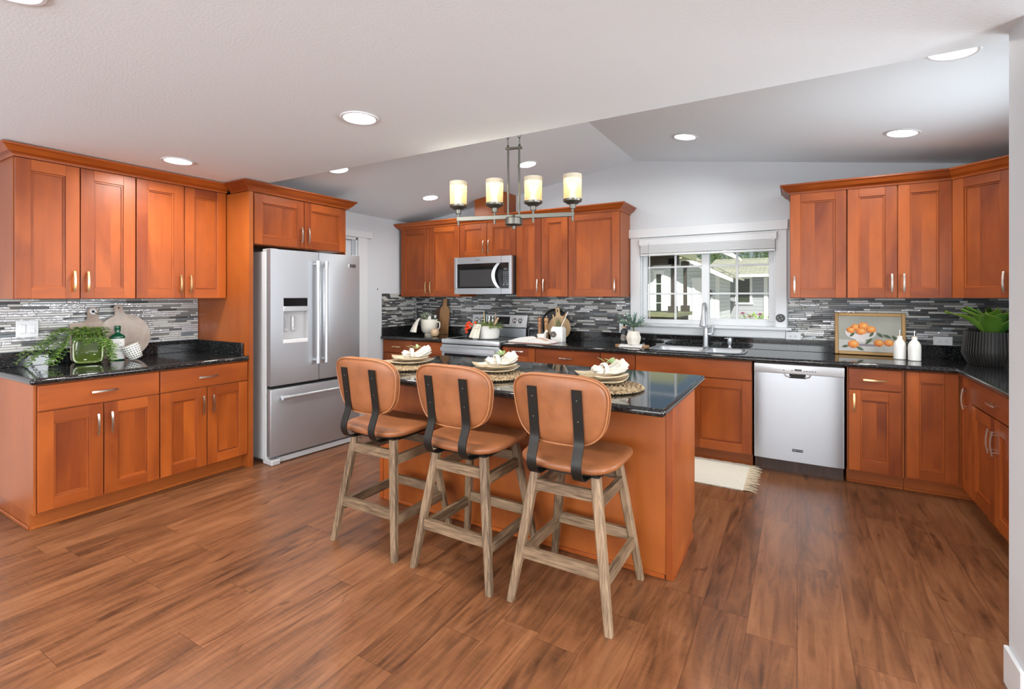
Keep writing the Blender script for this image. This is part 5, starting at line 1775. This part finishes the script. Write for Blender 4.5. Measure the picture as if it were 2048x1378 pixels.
for k in range(46):
    a = rr.uniform(0, 2 * pi); el = rr.uniform(.15, 1.3); L = rr.uniform(.10, .17)
    if k < 3: a, el, L = pi + rr.uniform(-.3, .3), rr.uniform(.55, .8), .19
    d = Vector((cos(a) * cos(el), sin(a) * cos(el) * .6, sin(el))).normalized()
    p0 = Vector((0, 0, .165))
    pts = [p0 + d * (L * t) + Vector((0, 0, -.04 * L * t * t * 5 * (1 - el / 1.5))) for t in (0, .25, .5, .75, 1)]
    st.tube(pts, .001, n=4)
    for i in range(13):
        t = .2 + .8 * i / 12
        p = p0 + d * (L * t) + Vector((0, 0, -.2 * L * t * t * (1 - el / 1.5)))
        for q in range(3):
            dd = (d + Vector((rr.uniform(-1, 1), rr.uniform(-1, 1), rr.uniform(-.6, 1))) * .9).normalized()
            b.leaf(p, dd, (0, 0, 1), rr.uniform(.014, .026), .0058, .2, .1, n=2)
st.build('stem', M_plant, root); b.build('foliage', M_blueg, root)

# ------------------------------------------------------------------ right counter group
root = thing('framed_painting', 'gilt framed still life of oranges in a white bowl', 'painting', (.512, 4.932, ZT + .0016))
root.rotation_euler = (radians(-6.5), 0, 0)
W_, H_, F_ = .475, .345, .026
b = MB()
for (x0, x1, z0, z1, g_) in ((-W_ / 2, -W_ / 2 + F_, 0, H_, 2), (W_ / 2 - F_, W_ / 2, 0, H_, 2), (-W_ / 2 + F_, W_ / 2 - F_, 0, F_, 0), (-W_ / 2 + F_, W_ / 2 - F_, H_ - F_, H_, 0)):
    b.box(x0, x1, -.012, .010, z0, z1, g=g_, b=.004)
b.build('frame', M_frame, root)
M_canvas = plain('canvas_gray', (.36, .36, .31), vary=.30, vscale=5, rough=.7)
b = MB(); b.box(-W_ / 2 + F_ - .004, W_ / 2 - F_ + .004, -.002, .006, F_ - .004, H_ - F_ + .004); cv = b.build('canvas', M_canvas, root)
M_table = plain('painted_cloth', (.52, .51, .48), vary=.22, vscale=6, rough=.7)
M_pleaf = plain('painted_leaf', (.07, .10, .05), rough=.7)
M_pbowl = plain('painted_bowl', (.66, .62, .60), vary=.2, vscale=9, rough=.7)
M_pshade = plain('painted_shadow', (.25, .22, .24), rough=.7)


def flat(name, poly, mat, y):
    b = MB(); b.prism(poly, y, y + .0006, 'y'); return b.build(name, mat, cv)


def ell(cx_, cz_, rx, rz, n=28, a0=0, a1=2 * pi):
    return [(cx_ + rx * cos(a0 + (a1 - a0) * i / n), cz_ + rz * sin(a0 + (a1 - a0) * i / n)) for i in range(n)]


flat('painted_tablecloth', [(-.208, .029), (.208, .029), (.208, .115), (.05, .108), (-.208, .122)], M_table, -.0030)
flat('painted_shadow', ell(-.03, .080, .085, .010), M_pshade, -.0036)
for k, (x, z, r_) in enumerate(((-.095, .225, .030), (-.040, .235, .036), (.012, .208, .033), (-.125, .200, .030))):
    flat('painted_orange', ell(x, z, r_, r_ * .92), M_orange, -.0042 - .0004 * k)
flat('painted_orange', ell(-.055, .190, .034, .028), M_orange, -.0060)
flat('painted_bowl', [(-.165, .200)] + [(-.060 + .105 * cos(a), .178 + .055 * sin(a)) for a in [pi + pi * i / 16 for i in range(17)]] + [(.045, .190), (-.06, .165), (-.14, .180)], M_pbowl, -.0068)
flat('painted_bowl_foot', [(-.09, .128), (-.03, .128), (-.022, .105), (-.098, .105)], M_pbowl, -.0064)
for k, (x, z, r_) in enumerate(((-.108, .085, .038), (.062, .100, .034), (.128, .104, .032))):
    flat('painted_orange', ell(x, z, r_, r_ * .85), M_orange, -.0074 - .0003 * k)
for (x, z, a, L) in ((-.10, .182, -2.3, .050), (.03, .190, -2.2, .052), (.05, .185, -.75, .055), (.09, .170, -.45, .060), (.02, .140, -2.3, .075), (-.14, .072, 3.4, .05), (-.09, .066, -.5, .06), (.15, .165, -.9, .05)):
    flat('painted_leaf', [(x + L * t * cos(a) + q * .011 * sin(pi * t) * -sin(a), z + L * t * sin(a) + q * .011 * sin(pi * t) * cos(a)) for q, ts in ((1, [0, .25, .5, .75, 1]), (-1, [.75, .5, .25])) for t in ts], M_pleaf, -.0088)


M_olite = plain('paint_light_orange', (.86, .42, .12), vary=.2, vscale=50, rough=.6)
M_odark = plain('paint_dark_orange', (.52, .12, .02), vary=.2, vscale=50, rough=.6)
for k, (x, z, r_, y_) in enumerate(((-.095, .225, .030, -.0054), (-.040, .235, .036, -.0058), (.012, .208, .033, -.0062), (-.125, .200, .030, -.0062), (-.055, .190, .034, -.0072), (-.108, .085, .038, -.0086), (.062, .100, .034, -.0088), (.128, .104, .032, -.0090))):
    flat('painted_highlight', ell(x + r_ * .22, z + r_ * .22, r_ * .45, r_ * .38), M_olite, y_)
    P_ = [(x - r_ * .96 * cos(a), z - r_ * .80 * sin(a)) for a in [-.5 + 2.4 * i / 14 for i in range(15)]] + [(x - r_ * .70 * cos(a), z - r_ * .52 * sin(a)) for a in [1.9 - 2.4 * i / 14 for i in range(15)]]
    flat('painted_shade', P_, M_odark, y_)


def cruet(label, x, y):
    root = thing('oil_cruet', label, 'oil bottle', (x, y, ZT), 0, 'white oil cruets')
    b = MB(); b.lathe([(.036, 0), (.0395, .004), (.040, .10), (.0385, .118), (.030, .138), (.0185, .152), (.0165, .160), (.0165, .178), (0, .178)], n=34); b.build('body', M_ceramic, root)
    b = MB(); b.lathe([(.0135, .178), (.0135, .183), (0, .184)], n=18); b.build('cork', M_maple, root)
    b = MB(); b.tube([(0, 0, .18), (0, 0, .205), (.001, 0, .226)], [.0042, .0036, .0030], n=10); b.build('pour_spout', M_chrome, root)


cruet('white oil cruet overlapping the painting frame', .683, 4.755)
cruet('white oil cruet just right of the painting', .763, 4.70)

root = thing('agave_planter', 'large green agave in a black ribbed pot in the right corner', 'potted plant', (1.190, 4.665, ZT))
b = MB(); b.lathe([(.128, 0), (.130, .004), (.160, .080), (.156, .11), (.146, .235), (.138, .235), (.14, .19), (0, .185)], n=40); b.build('pot', M_blackm, root)
for i in range(56):
    a = 2 * pi * i / 56
    b = MB()
    b.tube([(.132 * cos(a), .132 * sin(a), .003), (.166 * cos(a), .166 * sin(a), .082), (.162 * cos(a), .162 * sin(a), .11), (.1515 * cos(a), .1515 * sin(a), .240)], .0046, n=6)
    b.build('rib', M_blackm, root)
rr = random.Random(12)


def agleaf(a, el, L, Wd, z0=.19):
    b = MB()
    N, Mv = 14, 9
    d = Vector((cos(a), sin(a), 0))
    sd = Vector((-sin(a), cos(a), 0))
    vs = []; mats_ = []
    for i in range(N + 1):
        t = i / N
        e = el + .35 * sin(pi * t) * .4 - .15 * t
        c = d * (.02 + L * t * cos(e)) + Vector((0, 0, z0 + L * t * sin(e)))
        if t > .9: c += Vector((0, 0, (t - .9) * L * .4))
        w = Wd * .5 * (.22 + .78 * sin(pi * min(1, t * .78 + .10))) * (1 - t ** 2.6) ** .9 + .0008
        n_ = (d * -sin(e) + Vector((0, 0, cos(e))))
        for j in range(Mv):
            q = j / (Mv - 1) * 2 - 1
            wave = .010 * sin(t * 13 + q) * abs(q) ** 2 * t
            vs.append(c + sd * (w * q) + n_ * (.62 * w * q * q + wave))
    fs = []; 
    o = len(b.v)
    fin, fout = [], []
    for i in range(N):
        for j in range(Mv - 1):
            f = (i * Mv + j, i * Mv + j + 1, (i + 1) * Mv + j + 1, (i + 1) * Mv + j)
            (fout if j in (0, Mv - 2) else fin).append(f)
    # thin yellow edge strips
    b.add(vs, fin + fout, 0, 0, True)
    for j in (0, Mv - 1):
        b.tube([vs[i * Mv + j] for i in range(N + 1)], .0016, n=5, m=1)
    o = b.build('leaf', [M_agave, M_agave_in], root)
    return o


for k in range(9):
    agleaf(2 * pi * k / 9 + .12, .78 + .16 * (k % 2), .295 - .02 * (k % 2), .130, .185)
for k in range(6):
    agleaf(2 * pi * k / 6 + .40, 1.12, .250, .125, .190)
for k in range(4):
    agleaf(2 * pi * k / 4 + .2, 1.34, .210, .095, .190)

# ------------------------------------------------------------------ place settings on the island
def sqplate(b, s_, h, lift, T):
    """square plate with upturned corners"""
    n = 15; vs = []
    for side in (0, 1):
        for j in range(n):
            for i in range(n):
                u, v = i / (n - 1) * 2 - 1, j / (n - 1) * 2 - 1
                r_ = max(abs(u), abs(v))
                z = h * max(0, (r_ - .55) / .45) ** 1.5 + lift * max(0, abs(u * v) - .25) ** 1.5 + .006 - side * .006
                k = 1 - .07 * (u * v) ** 2
                vs.append((u * s_ / 2 * k, v * s_ / 2 * k, z))
    fs = []
    for j in range(n - 1):
        for i in range(n - 1):
            a = j * n + i
            fs.append((a, a + 1, a + n + 1, a + n)); o = n * n
            fs.append((o + a, o + a + n, o + a + n + 1, o + a + 1))
    o = n * n
    bd = [i for i in range(n)] + [j * n + n - 1 for j in range(1, n)] + [(n - 1) * n + i for i in range(n - 2, -1, -1)] + [j * n for j in range(n - 2, 0, -1)]
    for q in range(len(bd)):
        a, c = bd[q], bd[(q + 1) % len(bd)]
        fs.append((a, o + a, o + c, c))
    return b.add(vs, fs, 0, 0, True, T)


def placemat():
    b = MB()
    rr = random.Random(4)
    for k in range(9):
        r_ = .018 + k * .0225
        n = max(10, int(r_ * 2 * pi / .016))
        for i in range(n):
            a = 2 * pi * (i + rr.random() * .3) / n
            p = Vector((r_ * cos(a), r_ * sin(a), .007))
            t = Vector((-sin(a), cos(a), 0)); o_ = Vector((cos(a), sin(a), 0))
            b.tube([p - t * .011 - o_ * .008, p + Vector((0, 0, .004)), p + t * .011 + o_ * .010], [.0035, .0062, .0035], n=5)
    return b


def napkin(root_name, label, loc, rz):
    root = thing(root_name, label, 'napkin', loc, rz, 'linen napkins on the island')
    b = MB()

    def fn(u, v):       # axis along x from the left tail through the ring to the right puff
        x = -.075 + .185 * v
        a = u * 2 * pi
        d = abs(x + .015)
        ry = .015 + .040 * (1 - exp(-(d / .045) ** 1.6)); rz_ = .014 + .018 * (1 - exp(-(d / .05) ** 1.6))
        if v < .1: rz_ *= .35 + 6.5 * v
        if v > .9: rz_ *= .45 + 5.5 * (1 - v); ry *= .7 + 3 * (1 - v)
        rp = 1 + .16 * sin(7 * a + 3 * v) * min(1, d / .04) + .08 * sin(13 * a + 9 * v)
        sag = .004 * sin(9 * v)
        lift = .022 * max(0, (abs(x) - .05) / .055) ** 1.2
        return (x + .010 * sin(5 * a) * min(1, d / .06), ry * rp * cos(a), lift + max(.0015, .021 + (rz_ - .015) * .75 + rz_ * rp * sin(a) + sag))
    b.grid(fn, 44, 34, cu=True)
    for v_, s_ in ((0, -1), (1, 1)):
        b.ball((-.066 if s_ < 0 else .100, 0, .030), (.014, .034, .010), nu=16, nv=8)
    b.build('cloth', M_linen, root)
    return root


def setting(x, y, where, dz):
    z0 = ZT
    m_ = placemat().build('placemat', M_jute); m_.location = (x + .045, y - .085, z0)
    m_.rotation_euler = (0, 0, dz)
    tag(m_, 'round braided jute placemat ' + where, 'placemat', 'braided placemats on the island')
    b = MB(); sqplate(b, .265, .014, .010, Matrix.Identity(4)); p = b.build('dinner_plate', M_stoneware); p.location = (x, y, z0 + .0185); p.rotation_euler = (0, 0, radians(3) + dz)
    tag(p, 'larger lower square beige plate ' + where, 'plate', 'square dinner plates')
    b = MB(); sqplate(b, .225, .016, .016, Matrix.Identity(4)); p = b.build('salad_plate', M_stoneware); p.location = (x, y, z0 + .0385); p.rotation_euler = (0, 0, radians(54) + dz)
    tag(p, 'upper smaller square beige plate ' + where, 'plate', 'square salad plates')
    napkin('napkin', 'gathered ivory napkin on the plate ' + where, (x + .03, y + .01, z0 + .0535), radians(48) + dz)
    rg = thing('napkin_ring', 'round cream ring holding the napkin ' + where, 'napkin ring', (x + .018, y - .003, z0 + .0535), radians(52) + dz, 'cream napkin rings')
    b = MB(); b.lathe([(.026, -.011), (.0325, -.011), (.0335, 0), (.0325, .011), (.026, .011), (.025, 0)], n=34, close=True, T=Matrix.Translation((0, 0, .0345)) @ Matrix.Rotation(pi / 2, 4, 'Y')); b.build('ring', M_cream, rg)
    sp = thing('leaf_sprig', 'pale green leaf sprig tucked in the napkin ring ' + where, 'sprig', (x + .03, y + .01, z0 + .114), dz, 'leaf sprigs on the napkins')
    rr = random.Random(int(x * 100)); b = MB()
    b.tube([(-.02, 0, 0), (.01, 0, .006), (.03, 0, .015)], .0015, n=5)
    for k in range(8):
        a = rr.uniform(0, 2 * pi)
        b.leaf((rr.uniform(-.015, .03), rr.uniform(-.01, .01), rr.uniform(0, .01)), (cos(a), sin(a) * .6, rr.uniform(.3, 1.2)), (0, 0, 1), rr.uniform(.035, .06), rr.uniform(.014, .022), .3, .2, n=4)
    b.build('leaves', M_sprig, sp)


setting(-.930, 2.560, 'at the right end of the island', .0)
setting(-1.635, 2.575, 'in the middle of the island', .10)
setting(-2.345, 2.590, 'at the left end of the island', .04)

# ------------------------------------------------------------------ rug
root = thing('fringed_rug', 'ivory woven rug with fringed end in front of the sink cabinet', 'rug', (-.95, 4.158, 0))
b = MB()


def rugf(u, v):
    x = -.60 + 1.215 * u; y = -.298 + .596 * v
    y += .004 * sin(x * 60) * (abs(2 * v - 1) ** 8)
    return (x, y, .0085 + .0012 * sin(x * 130) * sin(y * 120))


b.grid(rugf, 90, 40)
b.box(-.60, .614, -.297, .297, .0008, .0075)
b.build('rug_body', M_rug, root)
b = MB(); rr = random.Random(9)
for k in range(95):
    y = -.29 + .58 * k / 94
    L = rr.uniform(.06, .10); dy = rr.uniform(-.025, .025)
    b.tube([(.612, y, .006), (.612 + L * .5, y + dy * .4, .008 + rr.random() * .004), (.612 + L, y + dy, .003)], [.0028, .0024, .0012], n=5)
b.build('fringe', M_fringe, root)['kind'] = 'stuff'

# ------------------------------------------------------------------ outdoors, seen through the sink window
GZ = -.55
M_sid = siding('pale_siding', (.62, .66, .66), .20)
M_sidg = siding('gray_siding', (.36, .37, .40), .22)
M_shing = shingle('roof_shingles')
M_xwhite = plain('exterior_white', (.82, .82, .80), rough=.6)
M_post = plain('dark_stained_timber', (.050, .040, .030), rough=.6)
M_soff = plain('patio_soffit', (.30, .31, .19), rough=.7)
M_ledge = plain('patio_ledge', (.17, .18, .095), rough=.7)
M_ground = plain('patio_gravel', (.42, .42, .38), vary=.25, vscale=3, rough=.9)
b = MB(); b.box(-60, 40, 5.2, 80, GZ - .2, GZ)
struct(b.build('ground', M_ground))
root = thing('garage', 'pale sided outbuilding with white gable trim seen through the window', 'building', (-5.0, 26, GZ))
g0 = -GZ
b = MB(); b.prism([(-2.6, 0), (1.66, 0), (1.66, 2.45 + g0), (-.5, 3.50 + g0), (-2.6, 2.50 + g0)], 0, 4.7, 'y'); b.build('wall', M_sid, root)
b = MB()
b.prism([(1.60, 2.42 + g0), (2.38, 2.06 + g0), (2.38, 2.36 + g0), (-.5, 3.86 + g0), (-.5, 3.54 + g0)], -.86, -.78, 'y')
b.build('gable_fascia', M_xwhite, root)
b = MB()
b.prism([(-2.9, 2.28 + g0), (-.5, 3.54 + g0), (-.5, 3.86 + g0), (-2.9, 2.62 + g0)], -.86, -.78, 'y')
b.build('gable_fascia', M_xwhite, root)
for s_, x1, z1 in ((1, 2.38, 2.36), (-1, -2.9, 2.62)):
    b = MB(); b.add([(-.5, -.88, 3.88 + g0), (x1, -.88, z1 + g0), (x1, 4.9, z1 + g0), (-.5, 4.9, 3.88 + g0), (-.5, -.88, 3.78 + g0), (x1, -.88, z1 - .1 + g0), (x1, 4.9, z1 - .1 + g0), (-.5, 4.9, 3.78 + g0)],
                    [(0, 1, 2, 3), (4, 7, 6, 5), (0, 4, 5, 1), (1, 5, 6, 2), (2, 6, 7, 3), (3, 7, 4, 0)], 0, 1)
    b.build('roof', M_shing, root)
b = MB(); b.box(1.50, 1.68, -.03, .02, 0, 2.5 + g0); b.build('corner_trim', M_xwhite, root)


def xwin(parent, x0, x1, z0, z1, y, fr=.12, grid=False, glass=None):
    b = MB()
    b.box(x0 - fr, x0, y - .05, y, z0 - fr, z1 + fr); b.box(x1, x1 + fr, y - .05, y, z0 - fr, z1 + fr); b.box(x0, x1, y - .05, y, z1, z1 + fr); b.box(x0 - fr - .06, x1 + fr + .06, y - .07, y, z0 - fr * .8, z0); b.box(x0 - fr - .05, x1 + fr + .05, y - .06, y, z1 + fr, z1 + fr * 1.6)
    if grid:
        for k in (1, 2, 3):
            zz = z0 + (z1 - z0) * k / 4
            b.box(x0, x1, y - .03, y, zz - .02, zz + .02)
    f_ = b.build('window_frame', M_xwhite, parent)
    b = MB(); b.box(x0, x1, y - .02, y - .005, z0, z1); b.build('pane', glass or M_black, f_)


xwin(root, -1.40, -1.14, .55 + g0, 2.55 + g0 - .0, 0, .13, True, plain('dark_pane', (.02, .03, .02), rough=.05))
b = MB(); b.box(.40, .53, -.05, 0, 0, 2.22 + g0); b.box(.98, 1.11, -.05, 0, 0, 2.22 + g0); b.box(.34, 1.17, -.06, 0, 2.20 + g0, 2.34 + g0); b.build('door_trim', M_xwhite, root)
b = MB(); b.box(.53, .98, -.02, 0, 0, 2.2 + g0); b.build('side_door', M_xwhite, root)
b = MB(); b.lathe([(.04, 0), (.09, .05), (.10, .20), (.05, .30), (.02, .34)], c=(1.28, -.14, 1.38 + g0), n=10); b.build('porch_lamp', M_post, root)
root = thing('garage_wing', 'gray sided wing with shingled roof and dark window at the right of the view', 'building', (-1.7, 32, GZ))
wing = root
b = MB(); b.box(-1.9, 3.2, 0, 6, 0, 2.62 + g0); b.build('wall', M_sidg, root)
b = MB(); b.add([(-3.4, -.8, 2.62 + g0), (3.6, -.8, 2.62 + g0), (3.6, 6.0, 4.06 + g0), (-3.4, 6.0, 4.06 + g0), (-3.4, -.8, 2.50 + g0), (3.6, -.8, 2.50 + g0), (3.6, 6.0, 3.94 + g0), (-3.4, 6.0, 3.94 + g0)],
                [(0, 1, 2, 3), (4, 7, 6, 5), (0, 4, 5, 1), (1, 5, 6, 2), (2, 6, 7, 3), (3, 7, 4, 0)], 0, 0); b.build('roof', M_shing, root)
b = MB(); b.box(-1.3, 3.6, -.98, -.82, 2.50 + g0, 2.66 + g0); b.build('gutter', M_xwhite, root)
xwin(root, -1.38, -.72, 1.02 + g0, 2.42 + g0, 0, .13, False, plain('dim_pane', (.045, .055, .035), rough=.1))
b = MB(); b.box(.02, .22, -.06, 0, 0, 2.5 + g0); b.build('corner_trim', M_xwhite, root)
# covered patio
root = thing('patio_cover', 'covered patio with dark posts on a bar-height ledge outside the window', 'patio cover', (-3.4, 16.2, GZ))
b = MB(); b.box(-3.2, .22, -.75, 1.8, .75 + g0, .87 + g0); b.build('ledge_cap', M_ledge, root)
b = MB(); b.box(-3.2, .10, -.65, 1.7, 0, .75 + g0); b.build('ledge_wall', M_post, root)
for x, y in ((-.04, -.10), (.05, 1.42)):
    b = MB(); b.box(x - .055, x + .055, y - .055, y + .055, .87 + g0, 2.62 + g0)
    b.box(x - .13, x + .13, y - .13, y + .13, .87 + g0, 1.08 + g0); b.box(x - .12, x + .12, y - .12, y + .12, 2.42 + g0, 2.60 + g0)
    b.build('post', M_post, root)
b = MB(); b.box(-3.2, .14, -.22, .02, 2.40 + g0, 2.68 + g0); b.build('beam', M_post, root)
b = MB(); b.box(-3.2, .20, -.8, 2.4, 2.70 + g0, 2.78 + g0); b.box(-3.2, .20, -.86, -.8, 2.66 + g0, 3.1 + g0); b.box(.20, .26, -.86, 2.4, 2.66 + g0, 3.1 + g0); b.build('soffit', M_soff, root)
for x in (-.55, -.05):
    b = MB(); b.lathe([(0, -.012), (.09, -.012), (.09, 0)], c=(x, .9, 2.70 + g0), n=16); b.build('soffit_light', emis('patio_lamp', (1, .82, .45), 2.5), root)
b = MB(); b.prism([(1.55, 3.56 + g0), (2.30, 3.20 + g0), (2.30, 3.36 + g0), (1.95, 3.60 + g0), (1.55, 3.78 + g0)], -5.6, -4.0, 'y', T=Matrix.Translation((-3.1, 0, 0))); b.build('roof_edge', M_xwhite, wing)
rr = random.Random(40)
M_tree = leafmat('garden_tree_leaves', (.10, .19, .03), (.34, .42, .09), rough=.6)
for k in range(8):
    x, y = -10.5 + k * 1.45 + rr.uniform(-.1, .1), 50 + (k % 3) * 2.7
    root = thing('garden_tree', 'bushy green tree beyond the outbuilding roofs', 'tree', (x, y, GZ), 0, 'trees behind the outbuilding')
    b = MB(); b.tube([(0, 0, 0), (0, 0, 4)], [.2, .1], n=8); b.build('trunk', M_post, root)
    b = MB()
    for q in range(4200):
        a = rr.uniform(0, 2 * pi); h_ = rr.random(); r_ = (.80 * sin(pi * (h_ * .9 + .1)) ** .6 + .1) * sqrt(rr.uniform(.35, 1))
        b.leaf((r_ * cos(a), r_ * sin(a), 1.2 + 6.2 * h_), (cos(a), sin(a), rr.uniform(-.3, .8)), (0, 0, 1), rr.uniform(.14, .28), rr.uniform(.07, .13), .2, .2, n=2)
    b.build('crown', M_tree, root)
M_pink = leafmat('pink_petals', (.55, .12, .35), (.75, .40, .55))
root = thing('flower_shrub', 'pink flowering plant at the lower right of the window view', 'shrub', (-.86, 14, GZ))
b = MB(); f_ = MB()
for q in range(420):
    a = rr.uniform(0, 2 * pi); r_ = .45 * sqrt(rr.random())
    b.leaf((r_ * cos(a), r_ * sin(a), .9 + .55 * rr.random()), (cos(a), sin(a), rr.uniform(.2, 1.5)), (0, 0, 1), rr.uniform(.08, .18), .035, .3, .2, n=2)
b.tube([(0, 0, 0), (0, 0, 1.1)], .05, n=6); b.build('foliage', leafmat('shrub_leaves', (.22, .40, .06), (.45, .60, .15)), root)  # bright yellow green leaf tones
for x, z in ((-.35, 1.50), (-.52, 1.30), (-.18, 1.42), (.05, 1.48)):
    b = MB()
    b.tube([(x * .3, -.05, 1.0), (x * .8, -.15, z - .12), (x, -.2, z)], .008, n=5, m=1)
    for q in range(16):
        a = q * 2.4; b.leaf((x, -.2, z), (cos(a), sin(a), .2 + (q % 3) * .5), (0, 0, 1), .09, .06, .4, .3, n=2)
    b.build('bloom', [M_pink, M_plant], root)
